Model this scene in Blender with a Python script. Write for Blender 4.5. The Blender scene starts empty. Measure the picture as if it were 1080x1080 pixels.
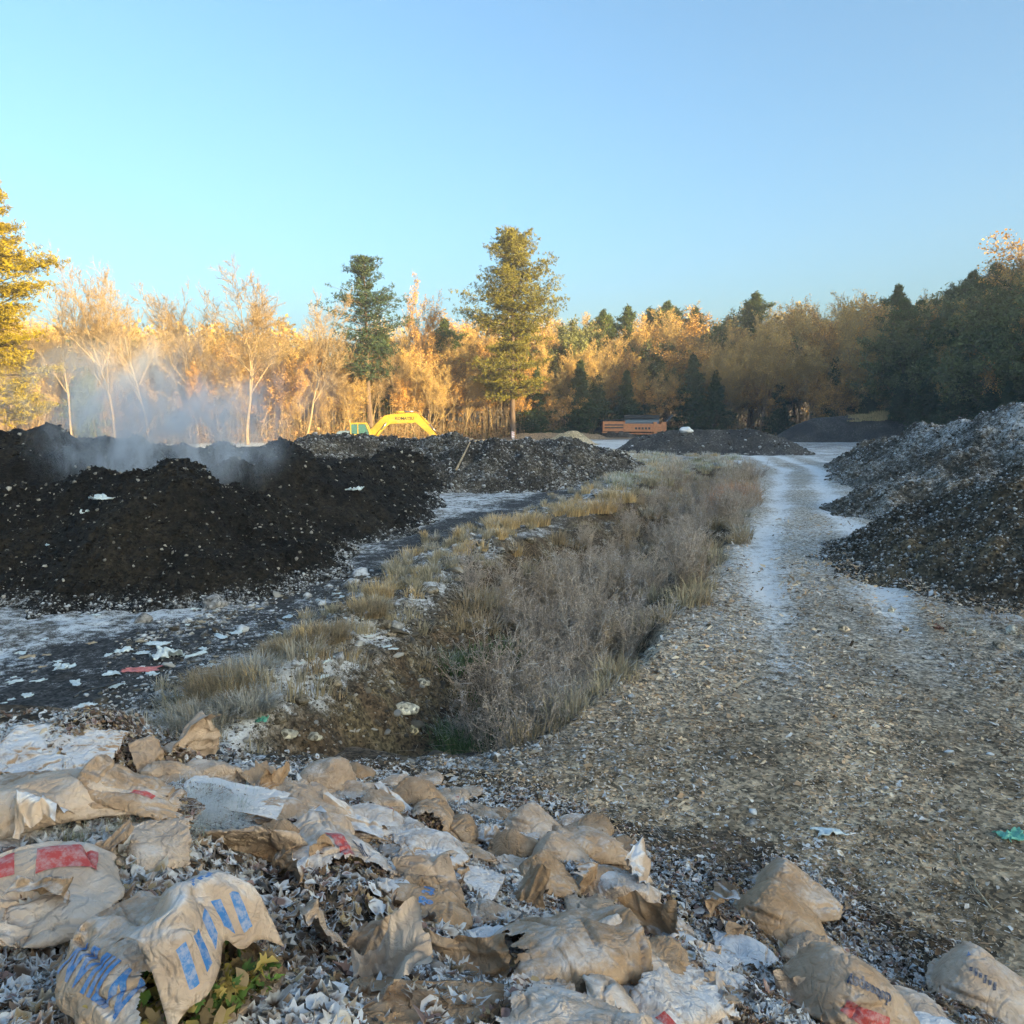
import bpy, math, random
import numpy as np
from mathutils import Vector, Matrix

random.seed(7); RNG = np.random.default_rng(7)
scene = bpy.context.scene
COL = scene.collection
R = math.radians

# ------------------------------------------------------------------ view
EYE = 4.0; FPX = 850.0; PITCH = math.atan(102/850.0)
CP, SP = math.cos(PITCH), math.sin(PITCH)
def ray(px, py):
    u = (px-540)/FPX; w = (540-py)/FPX
    return np.array([u, CP + w*SP, -SP + w*CP])
def G(px, py, z=0.0):
    d = ray(px, py); t = (z-EYE)/d[2]
    return d[0]*t, d[1]*t
def AT(px, dist, z=0.0):           # map position: bearing of column px, 'dist' metres forward
    return ((px-540)/FPX*dist*1.0, dist)

# ------------------------------------------------------------------ noise
def _hash(ix, iy, iz, s):
    h = (ix.astype(np.int64)*374761393 + iy.astype(np.int64)*668265263 + iz.astype(np.int64)*2147483647*3 + s*974634777) & 0xFFFFFFFF
    h = ((h ^ (h >> 13))*1274126177) & 0xFFFFFFFF
    h = ((h ^ (h >> 16))*2246822519) & 0xFFFFFFFF
    return ((h ^ (h >> 15)) & 0xFFFFFF)/float(0xFFFFFF)
def vnoise(x, y, z=None, s=0):
    x = np.asarray(x, float); y = np.asarray(y, float)
    z = np.zeros_like(x) if z is None else np.asarray(z, float)
    ix, iy, iz = np.floor(x), np.floor(y), np.floor(z)
    fx, fy, fz = x-ix, y-iy, z-iz
    fx = fx*fx*(3-2*fx); fy = fy*fy*(3-2*fy); fz = fz*fz*(3-2*fz)
    r = 0
    for a in (0, 1):
        for b in (0, 1):
            v0 = _hash(ix+a, iy+b, iz, s); v1 = _hash(ix+a, iy+b, iz+1, s)
            r = r + (fx if a else 1-fx)*(fy if b else 1-fy)*(v0*(1-fz)+v1*fz)
    return r*2-1
def fbm(x, y, z=None, o=4, s=0, gain=.5):
    r = 0; a = 1.0; n = 0; f = 1.0
    for k in range(o):
        r = r + a*vnoise(x*f, y*f, None if z is None else z*f, s+k*17); n += a; a *= gain; f *= 2.03
    return r/n
def sst(a, b, x):
    t = np.clip((x-a)/(b-a), 0, 1); return t*t*(3-2*t)

# ------------------------------------------------------------------ object helpers
def link(o): COL.objects.link(o); return o
def tag(o, label=None, cat=None, group=None, kind=None):
    if label: o['label'] = label
    if cat: o['category'] = cat
    if group: o['group'] = group
    if kind: o['kind'] = kind
    return o
def empty(name, loc, rz=0, **k):
    o = link(bpy.data.objects.new(name, None)); o.location = loc; o.rotation_euler = (0, 0, rz)
    o.empty_display_size = .3
    return tag(o, **k)
def npmesh(name, V, F, cols=None, attrs=None, smooth=True, mat=None):
    """V (n,3); F (m,k) array or a list of such arrays; cols (n,4) point colour 'col'"""
    me = bpy.data.meshes.new(name)
    V = np.ascontiguousarray(V, np.float32)
    if not isinstance(F, (list, tuple)): F = [F]
    F = [np.asarray(f, np.int32) for f in F if len(f)]
    idx = np.concatenate([f.ravel() for f in F]); tot = np.concatenate([np.full(len(f), f.shape[1], np.int32) for f in F])
    st = np.concatenate([[0], np.cumsum(tot)[:-1]]).astype(np.int32)
    me.vertices.add(len(V)); me.vertices.foreach_set('co', V.ravel())
    me.loops.add(len(idx)); me.loops.foreach_set('vertex_index', idx)
    me.polygons.add(len(tot)); me.polygons.foreach_set('loop_start', st); me.polygons.foreach_set('loop_total', tot)
    me.update(calc_edges=True)
    if smooth: me.polygons.foreach_set('use_smooth', np.ones(len(tot), bool))
    if cols is not None:
        c = np.ones((len(V), 4), np.float32); cc = np.asarray(cols, np.float32); c[:, :cc.shape[1]] = cc
        at = me.attributes.new('col', 'FLOAT_COLOR', 'POINT'); at.data.foreach_set('color', c.ravel())
    for k, a in (attrs or {}).items():
        at = me.attributes.new(k, 'FLOAT', 'POINT'); at.data.foreach_set('value', np.asarray(a, np.float32))
    if mat: me.materials.append(mat)
    me.validate()
    return me
def mobj(name, me, parent=None, mat=None, **k):
    o = link(bpy.data.objects.new(name, me))
    if mat and not me.materials: me.materials.append(mat)
    if parent: o.parent = parent
    return tag(o, **k)
class MB:
    """collects primitives into one mesh"""
    def __init__(s): s.v = []; s.f = []; s.n = 0
    def add(s, V, F):
        s.v.append(np.asarray(V, float)); s.f += [tuple(int(i)+s.n for i in f) for f in F]; s.n += len(V); return s
    def prism(s, pts, y0, y1):        # pts in (x,z), extruded along y
        n = len(pts); V = [(x, y0, z) for x, z in pts]+[(x, y1, z) for x, z in pts]
        F = [tuple(range(n)), tuple(range(2*n-1, n-1, -1))]+[(i, i+n, (i+1) % n+n, (i+1) % n) for i in range(n)]
        return s.add(V, F)
    def box(s, x0, x1, y0, y1, z0, z1): return s.prism([(x0, z0), (x1, z0), (x1, z1), (x0, z1)], y0, y1)
    def tube(s, a, b, r0, r1=None, n=10):
        r1 = r0 if r1 is None else r1
        a = np.array(a, float); b = np.array(b, float); d = b-a; d /= np.linalg.norm(d)
        u = np.cross(d, [0, 0, 1.0]); u = u/np.linalg.norm(u) if np.linalg.norm(u) > 1e-3 else np.array([1.0, 0, 0])
        w = np.cross(d, u); an = [2*math.pi*i/n for i in range(n)]
        V = [a+r0*(u*math.cos(t)+w*math.sin(t)) for t in an]+[b+r1*(u*math.cos(t)+w*math.sin(t)) for t in an]
        F = [(i, (i+1) % n, (i+1) % n+n, i+n) for i in range(n)]+[tuple(range(n-1, -1, -1)), tuple(range(n, 2*n))]
        return s.add(V, F)
    def build(s, name, mat, parent=None, bevel=0, smooth=False, **k):
        me = bpy.data.meshes.new(name); me.from_pydata(np.concatenate(s.v).tolist(), [], s.f)
        import bmesh
        bm = bmesh.new(); bm.from_mesh(me); bmesh.ops.recalc_face_normals(bm, faces=bm.faces)
        if bevel:
            bmesh.ops.remove_doubles(bm, verts=bm.verts, dist=1e-4)
            bmesh.ops.bevel(bm, geom=[e for e in bm.edges if len(e.link_faces) == 2 and e.calc_face_angle(0) > .5], offset=bevel, segments=2, affect='EDGES', clamp_overlap=True)
        bm.to_mesh(me); bm.free(); me.materials.append(mat)
        if smooth: me.polygons.foreach_set('use_smooth', np.ones(len(me.polygons), bool))
        return mobj(name, me, parent, **k)
def dup(root, loc, rz=0, sc=1, **k):
    r = root.copy(); COL.objects.link(r); r.location = loc
    r.rotation_euler = rz if isinstance(rz, tuple) else (0, 0, rz)
    r.scale = (sc, sc, sc) if not isinstance(sc, tuple) else sc
    tag(r, **k)
    for ch in root.children:
        c = ch.copy(); COL.objects.link(c); c.parent = r
        for g in ch.children:
            d = g.copy(); COL.objects.link(d); d.parent = c
    return r

# ------------------------------------------------------------------ materials
class Mat:
    def __init__(s, name):
        s.m = bpy.data.materials.new(name); s.m.use_nodes = True; s.t = s.m.node_tree
        s.b = s.t.nodes['Principled BSDF']
    def n(s, typ, **k):
        nd = s.t.nodes.new(typ)
        for a, v in k.items():
            if a in nd.inputs: nd.inputs[a].default_value = v
            else: setattr(nd, a, v)
        return nd
    def l(s, a, b): s.t.links.new(a, b)
    def math(s, op, a, b=None, clamp=False):
        nd = s.n('ShaderNodeMath', operation=op, use_clamp=clamp)
        for i, v in enumerate((a, b)):
            if v is None: continue
            if isinstance(v, (int, float)): nd.inputs[i].default_value = v
            else: s.l(v, nd.inputs[i])
        return nd.outputs[0]
    def ramp(s, val, a, b, c=0., d=1.):
        nd = s.n('ShaderNodeMapRange', interpolation_type='SMOOTHSTEP')
        for i, v in zip((1, 2, 3, 4), (a, b, c, d)): nd.inputs[i].default_value = v
        s.l(val, nd.inputs[0]); return nd.outputs[0]
    def mix(s, f, a, b, blend='MIX'):
        nd = s.n('ShaderNodeMix', data_type='RGBA', blend_type=blend)
        for i, v in ((0, f), (6, a), (7, b)):
            if isinstance(v, (int, float)): nd.inputs[i].default_value = v
            elif isinstance(v, tuple): nd.inputs[i].default_value = (*v, 1) if len(v) == 3 else v
            else: s.l(v, nd.inputs[i])
        return nd.outputs[2]
    def noise(s, co, scale, detail=3, rough=.55, dist=0):
        nd = s.n('ShaderNodeTexNoise'); nd.inputs['Scale'].default_value = scale; nd.inputs['Detail'].default_value = detail
        nd.inputs['Roughness'].default_value = rough; nd.inputs['Distortion'].default_value = dist
        if co is not None: s.l(co, nd.inputs['Vector'])
        return nd.outputs['Fac']
    def attr(s, name, fac=False): return s.n('ShaderNodeAttribute', attribute_name=name).outputs['Fac' if fac else 'Color']
    def co(s, which='Object'): return s.n('ShaderNodeTexCoord').outputs[which]
    def nz(s):
        g = s.n('ShaderNodeNewGeometry'); x = s.n('ShaderNodeSeparateXYZ'); s.l(g.outputs['Normal'], x.inputs[0]); return x.outputs[2]
    def bump(s, h, strength=.5, dist=.02):
        nd = s.n('ShaderNodeBump'); nd.inputs['Strength'].default_value = strength; nd.inputs['Distance'].default_value = dist
        s.l(h, nd.inputs['Height']); s.l(nd.outputs[0], s.b.inputs['Normal']); return nd
    def base(s, c):
        if isinstance(c, tuple): s.b.inputs['Base Color'].default_value = (*c, 1)
        else: s.l(c, s.b.inputs['Base Color'])
        return s
    def set(s, **k):
        for a, v in k.items(): s.b.inputs[a.replace('_', ' ')].default_value = v
        return s
FROST = (.76, .78, .80)

def mat_earth(name, s1=9., s2=45., bd=.03, fthr=0.0):
    """soil/gravel: colour and frost from vertex attributes, grain from noise"""
    m = Mat(name); co = m.co('Object')
    c = m.attr('col'); fr = m.attr('frost', True)
    n1 = m.noise(co, s1, 5, .65); n2 = m.noise(co, s2, 3, .6)
    v = m.n('ShaderNodeTexVoronoi'); v.inputs['Scale'].default_value = s2*.6; m.l(co, v.inputs['Vector'])
    k = m.ramp(n1, .25, .75, .45, 1.55); c2 = m.n('ShaderNodeVectorMath', operation='SCALE'); m.l(c, c2.inputs[0]); m.l(k, c2.inputs['Scale'])
    k2 = m.ramp(v.outputs['Color'], 0, 1, .35, 1.8)
    c3 = m.n('ShaderNodeVectorMath', operation='SCALE'); m.l(c2.outputs[0], c3.inputs[0]); m.l(k2, c3.inputs['Scale'])
    f = m.math('ADD', m.math('MULTIPLY', m.math('SUBTRACT', n2, .5), 1.5), m.math('MULTIPLY', m.math('SUBTRACT', n1, .5), 1.6))
    f = m.math('ADD', f, fr)
    up = m.ramp(m.nz(), .25, .95)
    f = m.math('MULTIPLY', m.ramp(f, .35+fthr, .95+fthr), up)
    f = m.math('MULTIPLY', f, .85)
    m.base(m.mix(f, c3.outputs[0], FROST)); m.set(Roughness=.9, Specular_IOR_Level=.25)
    h = m.math('ADD', m.math('MULTIPLY', n1, .6), m.math('ADD', m.math('MULTIPLY', v.outputs['Distance'], .35), m.math('MULTIPLY', n2, .5)))
    m.bump(h, .9, bd); return m.m
def mat_leafy(name, rough=.75, trans=.0, frost=True, fs=12.):
    m = Mat(name); c = m.attr('col'); co = m.co('Object')
    if frost:
        fr = m.attr('frost', True); n = m.noise(co, fs, 3, .6)
        g = m.n('ShaderNodeNewGeometry'); x = m.n('ShaderNodeSeparateXYZ'); m.l(g.outputs['Normal'], x.inputs[0])
        up = m.ramp(m.math('ABSOLUTE', x.outputs[2]), .1, .9, .35, 1)
        f = m.math('MULTIPLY', m.ramp(m.math('ADD', fr, m.math('MULTIPLY', m.math('SUBTRACT', n, .5), 1.4)), .3, .9), up)
        c = m.mix(m.math('MULTIPLY', f, .9), c, FROST)
    m.base(c); m.set(Roughness=rough, Specular_IOR_Level=.2)
    if trans:
        t = m.n('ShaderNodeBsdfTranslucent'); m.l(c, t.inputs[0]) if not isinstance(c, tuple) else None
        mx = m.n('ShaderNodeMixShader'); mx.inputs[0].default_value = trans
        m.l(m.b.outputs[0], mx.inputs[1]); m.l(t.outputs[0], mx.inputs[2])
        m.l(mx.outputs[0], m.t.nodes['Material Output'].inputs['Surface'])
    return m.m
def mat_plain(name, c, rough=.6, metal=0, var=.25, scale=6., dirt=None):
    m = Mat(name); co = m.co('Object'); n = m.noise(co, scale, 5, .6)
    a = tuple(x*(1-var) for x in c); b = tuple(min(1, x*(1+var)) for x in c)
    col = m.mix(m.ramp(n, .3, .7), a, b)
    if dirt:
        n2 = m.noise(co, scale*.35, 6, .7); col = m.mix(m.ramp(n2, .5, .75, 0, .7), col, dirt)
    m.base(col); m.set(Roughness=rough, Metallic=metal); m.bump(n, .15, .01); return m.m

def mat_paper():
    m = Mat('kraft_paper'); co = m.co('Object')
    n1 = m.noise(co, 3.5, 4, .6); n2 = m.noise(co, 26, 4, .65)
    info = m.n('ShaderNodeObjectInfo')
    base = m.mix(m.ramp(n1, .3, .7), (.40, .255, .155), (.58, .41, .28))
    hv = m.n('ShaderNodeHueSaturation'); m.l(base, hv.inputs['Color'])
    m.l(m.ramp(info.outputs['Random'], 0, 1, .8, 1.18), hv.inputs['Value'])
    m.l(m.ramp(info.outputs['Random'], 0, 1, 1.1, .75), hv.inputs['Saturation'])
    # damp stains
    base = m.mix(m.ramp(m.noise(co, 2.2, 5, .7, .6), .58, .7, 0, .5), hv.outputs[0], (.17, .10, .055))
    oc = m.n('ShaderNodeAttribute', attribute_type='OBJECT', attribute_name='frosty').outputs['Fac']
    f = m.math('ADD', m.ramp(m.nz(), .15, .95, -.65, .22), m.math('MULTIPLY', m.math('SUBTRACT', n1, .5), 1.1))
    f = m.math('ADD', f, m.math('MULTIPLY', m.math('SUBTRACT', n2, .5), .7))
    f = m.math('ADD', f, oc)
    f = m.ramp(f, .12, .9, 0, .8)
    m.base(m.mix(f, base, (.76, .77, .80))); m.set(Roughness=.62, Specular_IOR_Level=.35)
    # fine creases: folded noise gives sharp ridges of uneven length
    r1 = m.math('ABSOLUTE', m.math('SUBTRACT', m.noise(co, 6, 2, .5, 1.0), .5)); r2 = m.math('ABSOLUTE', m.math('SUBTRACT', m.noise(co, 17, 3, .5, .8), .5))
    h = m.math('ADD', m.math('MULTIPLY', m.ramp(r1, 0, .10), .55), m.math('ADD', m.math('MULTIPLY', m.ramp(r2, 0, .12), .25), m.math('MULTIPLY', m.noise(co, 40, 4, .7), .25)))
    m.bump(h, .8, .012); return m.m
def mat_print(name, c):
    m = Mat(name); co = m.co('Object'); n = m.noise(co, 30, 4, .7)
    f = m.ramp(n, .35, .6, .5, 1.0)
    m.base(m.mix(f, (.52, .46, .44), c)); m.set(Roughness=.6); return m.m

M = {}
M['earth'] = mat_earth('soil', 7., 42., .03)
M['pile'] = mat_earth('compost', 5., 24., .08)
M['far'] = mat_earth('far_soil', 1.5, 8., .15)
M['leaf'] = mat_leafy('fallen_leaf', .65, .12)
M['needle'] = mat_leafy('needles', .8, .18, frost=False)
M['treeleaf'] = mat_leafy('tree_leaf', .8, .25, frost=False)
M['bark'] = mat_leafy('bark', .9, 0, frost=False)
M['weed'] = mat_leafy('dry_stalk', .85, .0, fs=4.)
M['grass'] = mat_leafy('dry_grass', .8, .2, fs=5.)
M['paper'] = mat_paper()
M['blue'] = mat_print('blue_ink', (.03, .17, .42)); M['red'] = mat_print('red_ink', (.5, .06, .05)); M['ink'] = mat_print('dark_ink', (.04, .05, .09))
M['yellow'] = mat_plain('yellow_paint', (.40, .27, .03), .55, 0, .12, 3., (.35, .27, .12))
M['orange'] = mat_plain('orange_paint', (.62, .20, .06), .5, 0, .15, 3., (.25, .16, .11))
M['steel'] = mat_plain('dark_steel', (.05, .055, .06), .5, .4, .3, 5., (.12, .10, .08))
M['chrome'] = mat_plain('steel_rod', (.55, .56, .58), .25, 1., .1)
M['glass'] = mat_plain('cab_glass', (.05, .13, .13), .08, 0, .2)
M['white'] = mat_plain('white_paint', (.75, .76, .78), .35, 0, .05)
M['rubber'] = mat_plain('rubber', (.03, .03, .03), .8)
M['bluegrey'] = mat_plain('blue_grey_paint', (.12, .18, .25), .5, 0, .15)
M['wood'] = mat_plain('pale_wood', (.42, .33, .22), .8, 0, .35, 9.)
M['stone'] = mat_plain('stone', (.33, .32, .27), .9, 0, .3, 5.)
M['plastic'] = mat_plain('pale_plastic', (.6, .68, .70), .4, 0, .15, 20.)
M['greenplastic'] = mat_plain('green_plastic', (.12, .42, .32), .4, 0, .2, 20.)
M['redplastic'] = mat_plain('red_plastic', (.55, .18, .17), .4, 0, .25, 20.)
# ------------------------------------------------------------------ terrain
def segdist(x, y, P):
    """distance to a polyline and the parameter (index+fraction) of the nearest point"""
    best = np.full(np.shape(x), 1e9); par = np.zeros(np.shape(x))
    for i in range(len(P)-1):
        ax, ay = P[i][:2]; bx, by = P[i+1][:2]; dx, dy = bx-ax, by-ay
        t = np.clip(((x-ax)*dx+(y-ay)*dy)/(dx*dx+dy*dy+1e-9), 0, 1)
        d = np.hypot(x-ax-t*dx, y-ay-t*dy); m = d < best
        best = np.where(m, d, best); par = np.where(m, i+t, par)
    return best, par
def polysd(x, y, P):
    """signed distance, negative inside"""
    d, _ = segdist(x, y, P+[P[0]]); ins = np.zeros(np.shape(x), bool); n = len(P)
    for i in range(n):
        x0, y0 = P[i]; x1, y1 = P[(i+1) % n]
        c = ((y0 > y) != (y1 > y)) & (x < (x1-x0)*(y-y0)/(y1-y0+1e-12)+x0); ins ^= c
    return np.where(ins, -d, d)
DITCH = [G(*p) for p in [(235,800),(330,735),(400,685),(455,640),(490,600),(545,570),(610,548),(660,520),(705,497),(760,490),(797,500),(800,530),(785,565),(755,610),(722,655),(665,712),(610,762),(540,785),(400,815)]]
ROAD = [(1.5,3),(3.6,7.5),(5.6,13),(7.8,20),(11.2,30),(14.8,41),(21.5,60),(25.5,80),(24,100),(14,120)]
LANE = [(-13,6),(-7.5,10.5),(-4.6,14.5),(-3.2,19),(-1.2,27),(3.0,38),(8,50),(14,64),(20,78)]
BERM = [G(*p) for p in [(150,805),(235,765),(330,700),(400,655),(450,610),(500,580),(545,556),(610,535),(660,508),(700,492)]]
def base_z(x, y):
    x = np.asarray(x, float); y = np.asarray(y, float)
    z = .05*fbm(x*.25, y*.25, o=3, s=3) + .12*fbm(x*.04, y*.04, o=2, s=5)*sst(20, 80, y)
    sd = polysd(x, y, DITCH)+.5*fbm(x*.6, y*.45, o=3, s=13)*np.clip(y/14, .6, 2)
    w = np.clip(.35+y*.05, .5, 2.2)*(1.5+.8*fbm(x*.5, y*.5, s=15))
    z = z - sst(.0, 1.0, -(sd+.25*fbm(x*1.1, y*1.1, s=8))/w)*np.clip(1.15-.004*y, .5, 1.2)
    bd, bp = segdist(x, y, BERM)
    bh = np.interp(bp, range(len(BERM)), [.1,.32,.38,.35,.35,.35,.38,.35,.3,.15])*(.75+.9*fbm(x*.7, y*.5, o=3, s=17))
    bw = np.interp(bp, range(len(BERM)), [.8,.9,.8,.8,1.0,1.2,1.4,1.8,2,2])
    z = z + bh*np.exp(-(bd/bw)**2)*(1+.6*fbm(x*.9, y*.9, o=3, s=11))
    rd, rp = segdist(x, y, ROAD)                      # wheel ruts of the road
    wob = .35*vnoise(x*.15, y*.15, s=21)
    z = z - .05*np.exp(-((rd-1.25+wob)/.45)**2)*sst(12, 18, y) + .03*np.exp(-((rd-2.6)/.8)**2)
    ld, lp = segdist(x, y, LANE)
    rough = sst(1.2, 3, ld)*sst(1.2, 3.5, rd)
    near = 1-sst(30, 90, y)
    z = z + near*(.025+.05*rough)*fbm(x*2.3, y*2.3, o=4, s=31)
    # the rise behind the wood on the right
    z = z + 9*sst(84, 150, x)*sst(260, 150, y)+14*sst(220, 420, np.hypot(x, y))
    return z
# leaf heap: control points (column, row, height of surface)
_mc = [(0,762,1.75),(90,760,1.8),(180,785,1.6),(0,840,2.05),(110,850,2.0),(190,850,1.7),(0,920,2.1),(100,960,1.9),(0,1080,2.15),(150,1080,2.05),(300,1080,2.0),
       (250,830,1.1),(290,890,1.45),(330,940,1.55),(340,850,.75),(400,905,1.1),(400,1000,1.5),(450,1080,1.75),(470,960,1.2),(520,900,.55),(560,960,.9),(600,1020,1.25),
       (600,1080,1.75),(640,960,.65),(700,1010,.75),(720,1080,1.35),(780,1010,.45),(800,1080,.95),(860,1030,.35),(900,1080,.55),(1000,1080,.3),
       (300,815,.35),(390,815,.12),(470,828,.10),(540,848,.15),(620,875,.12),(680,920,.12),(330,790,-.5),(440,800,-.8),(560,818,-.7),(470,812,-.4),(390,800,-.4),(660,860,-.25),(740,925,.1),(800,915,.03),(890,985,.02),(960,1035,.0),(1080,1075,.0),
       (1200,1120,.0),(1000,950,-.5),(1080,980,-.5),(900,880,-.5),(960,915,-.4),(760,850,-.4),(850,870,-.5),(640,800,-.5),(500,780,-1.3),(400,775,-1.2),(300,775,-.5),(1100,1000,-.15)]
MC = np.array([(*G(px, py, z), z) for px, py, z in _mc]+[(-6,5.6,1.75),(-9,5,1.6),(-8,8,.2),(-6,8.5,-.1),(-3.8,8.2,-.1),(-12,8,-.1),(0,0,2.45),(-2,.3,2.45),(2.2,0,1.6),(4,1,.2),(6,0,-.3),(0,-3,2.4),(-4,-3,2.4),(-9,0,2.1),(7,3,-.3),(3.5,-3,.6)])
def heap_z(x, y):
    num = 0; den = 0
    for cx, cy, cz in MC:
        w = 1/((x-cx)**2+(y-cy)**2+.06)**1.6; num = num+w*cz; den = den+w
    z = num/den
    return z + .10*fbm(x*1.6, y*1.6, o=4, s=41)*sst(-.1, .5, z) + .02*fbm(x*7, y*7, o=3, s=43)
def surf_z(x, y): return np.maximum(base_z(x, y), np.where(np.hypot(x, y) < 16, heap_z(x, y), -9))

def hit(px, py, off=.0):
    """place on the ground or heap that the column/row looks at"""
    d = ray(px, py); t = np.linspace(1.2, 60, 6000)
    X = d[0]*t; Y = d[1]*t; Z = EYE+d[2]*t; S = surf_z(X, Y)+off
    k = int(np.argmax(Z <= S)); return float(X[k]), float(Y[k]), float(S[k]-off)

# ------------------------------------------------------------------ ground
def lerp(a, b, t): return a*(1-t)[..., None]+b*t[..., None]
C_ = lambda *c: np.array(c, float)
def ground_look(x, y):
    sd = polysd(x, y, DITCH); rd, _ = segdist(x, y, ROAD); ld, _ = segdist(x, y, LANE); bd, _ = segdist(x, y, BERM)
    n = fbm(x*.5, y*.5, o=4, s=51); n2 = fbm(x*3, y*3, o=3, s=53); nf = fbm(x*.06, y*.06, o=3, s=55)
    c = lerp(C_(.21,.18,.145), C_(.13,.12,.105), sst(-.5, .5, n))
    fr = .30+.35*n+.25*n2
    # right side: chips near, packed frosty road further off
    right = sst(-1, 1, (x-.2*y+1.5))
    chip = 1-sst(9, 19, y+n*2)
    c = lerp(c, lerp(C_(.46,.35,.235), C_(.22,.16,.10), sst(-.45, .45, n2+n*.5)), chip*right)
    fr = fr-.22*chip*right
    rut = np.exp(-((rd-1.3+.35*vnoise(x*.15, y*.15, s=21))/.55)**2); c = c*(1-.38*rut*right*(1-sst(14, 20, y)))[..., None]
    onroad = (1-sst(2.4, 3.4, rd+n*.5))*sst(8, 18, y)
    c = lerp(c, C_(.42,.37,.31), onroad*.75); fr = fr+onroad*(.05+.6*rut)+.35*np.exp(-((rd-3.6)/.8)**2)*sst(8, 14, y)*right
    # left lane: dark
    left = (1-right)
    dark = left*(1-sst(1.0, 3.4, ld+n*1.2))
    c = lerp(c, C_(.045,.043,.042), np.clip(left*.45+dark, 0, 1)); fr = fr-.15*dark+left*(.02+.3*sst(1.4, 3, ld))+.25*n2*left
    # berm
    b = np.exp(-(bd/1.3)**2); c = lerp(c, C_(.17,.135,.09), b*.8); fr = fr+.28*b
    # ditch
    ins = sst(0, .5, -sd); c = lerp(c, lerp(C_(.085,.058,.035), C_(.13,.10,.055), sst(-.2, .6, n2)), ins); fr = fr-.5*ins
    # far yard
    far = sst(60, 95, y); c = lerp(c, C_(.22,.20,.18), far*.6); fr = fr+far*(.35+.3*nf)*(1-sst(120, 135, y)); 
    wood = sst(126, 150, y+5*nf); c = lerp(c, C_(.26,.16,.07), wood); fr = fr-wood*.9
    wr = sst(62, 80, x); c = lerp(c, C_(.16,.11,.06), wr); fr = fr-wr*.7
    # lumps of straw colour at the near end of the ditch (chip bank)
    return c, np.clip(fr, -.6, 1.4)
def grid_mesh(name, X, Y, zf, look, mat, keep=None, attrs=None):
    ny, nx = X.shape; Z = zf(X, Y); V = np.stack([X, Y, Z], -1).reshape(-1, 3)
    i = np.arange(ny*nx).reshape(ny, nx)
    F = np.stack([i[:-1, :-1], i[:-1, 1:], i[1:, 1:], i[1:, :-1]], -1).reshape(-1, 4)
    if keep is not None:
        k = keep(X, Y, Z).ravel(); F = F[k[F].any(1)]
        used = np.unique(F); mp = np.zeros(len(V), int); mp[used] = np.arange(len(used)); F = mp[F]; V = V[used]
    c, f = look(V[:, 0], V[:, 1])
    return npmesh(name, V, F, c, {'frost': f}, mat=mat), V, F
def fan_grid(y0, y1, ny, a0, a1, nx):
    r = y0*(y1/y0)**np.linspace(0, 1, ny); a = np.linspace(a0, a1, nx)
    return r[:, None]*a[None, :], np.repeat(r[:, None], nx, 1)
X, Y = fan_grid(4.0, 170, 620, -1.15, 1.15, 560)
me, V, F = grid_mesh('ground', X, Y, base_z, ground_look, M['earth'])
# split the sheet into ground, road, track and ditch along the same surface
cen = V[F].mean(1)
rd, _ = segdist(cen[:, 0], cen[:, 1], ROAD); ld, _ = segdist(cen[:, 0], cen[:, 1], LANE); sd = polysd(cen[:, 0], cen[:, 1], DITCH)
zone = np.zeros(len(F), int); zone[(ld < 1.7)] = 2; zone[(rd < 3.1)] = 1; zone[sd < .1] = 3
bpy.data.meshes.remove(me)
gc, gf = ground_look(V[:, 0], V[:, 1])
for zi, nm in enumerate(['ground', 'road', 'track', 'ditch']):
    f = F[zone == zi]; u = np.unique(f); mp = np.zeros(len(V), int); mp[u] = np.arange(len(u))
    mobj(nm, npmesh(nm, V[u], mp[f], gc[u], {'frost': gf[u]}, mat=M['earth']), kind='structure')
# the rest of the land, to the horizon and behind the viewer
ax = np.concatenate([-np.geomspace(2600, 200, 12), np.linspace(-190, 190, 77), np.geomspace(200, 2600, 12)])
ay = np.concatenate([-np.geomspace(1500, 100, 10), np.linspace(-95, 255, 71), np.geomspace(270, 2600, 12)])
X, Y = np.meshgrid(ax, ay)
def land_z(x, y):
    inside = (y > 4.6) & (y < 166) & (np.abs(x) < 1.13*y)
    return base_z(x, y)-np.where(inside, 1.6, .0)
me, _, _ = grid_mesh('terrain', X, Y, land_z, ground_look, M['far']); mobj('terrain', me, kind='structure')

# ------------------------------------------------------------------ scattering of small meshes
def rotmats(n, yaw=None, tilt=.5):
    yaw = RNG.uniform(0, 2*np.pi, n) if yaw is None else yaw
    t = RNG.normal(0, tilt, n); a = RNG.uniform(0, 2*np.pi, n)
    ax = np.stack([np.cos(a), np.sin(a), 0*a], -1); K = np.zeros((n, 3, 3))
    K[:, 0, 2] = ax[:, 1]; K[:, 2, 0] = -ax[:, 1]; K[:, 1, 2] = -ax[:, 0]; K[:, 2, 1] = ax[:, 0]
    I = np.eye(3)[None]; T = I+np.sin(t)[:, None, None]*K+(1-np.cos(t))[:, None, None]*(K@K)
    Z = np.zeros((n, 3, 3)); Z[:, 0, 0] = np.cos(yaw); Z[:, 0, 1] = -np.sin(yaw); Z[:, 1, 0] = np.sin(yaw); Z[:, 1, 1] = np.cos(yaw); Z[:, 2, 2] = 1
    return T@Z
def align(N):
    """rotation taking +z to N"""
    n = len(N); N = N/np.linalg.norm(N, axis=1)[:, None]
    h = np.where(np.abs(N[:, :1]) > .9, [[0, 1., 0]], [[1., 0, 0]])
    X = np.cross(h, N); X /= np.linalg.norm(X, axis=1)[:, None]; Y = np.cross(N, X)
    return np.stack([X, Y, N], -1)
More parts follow.
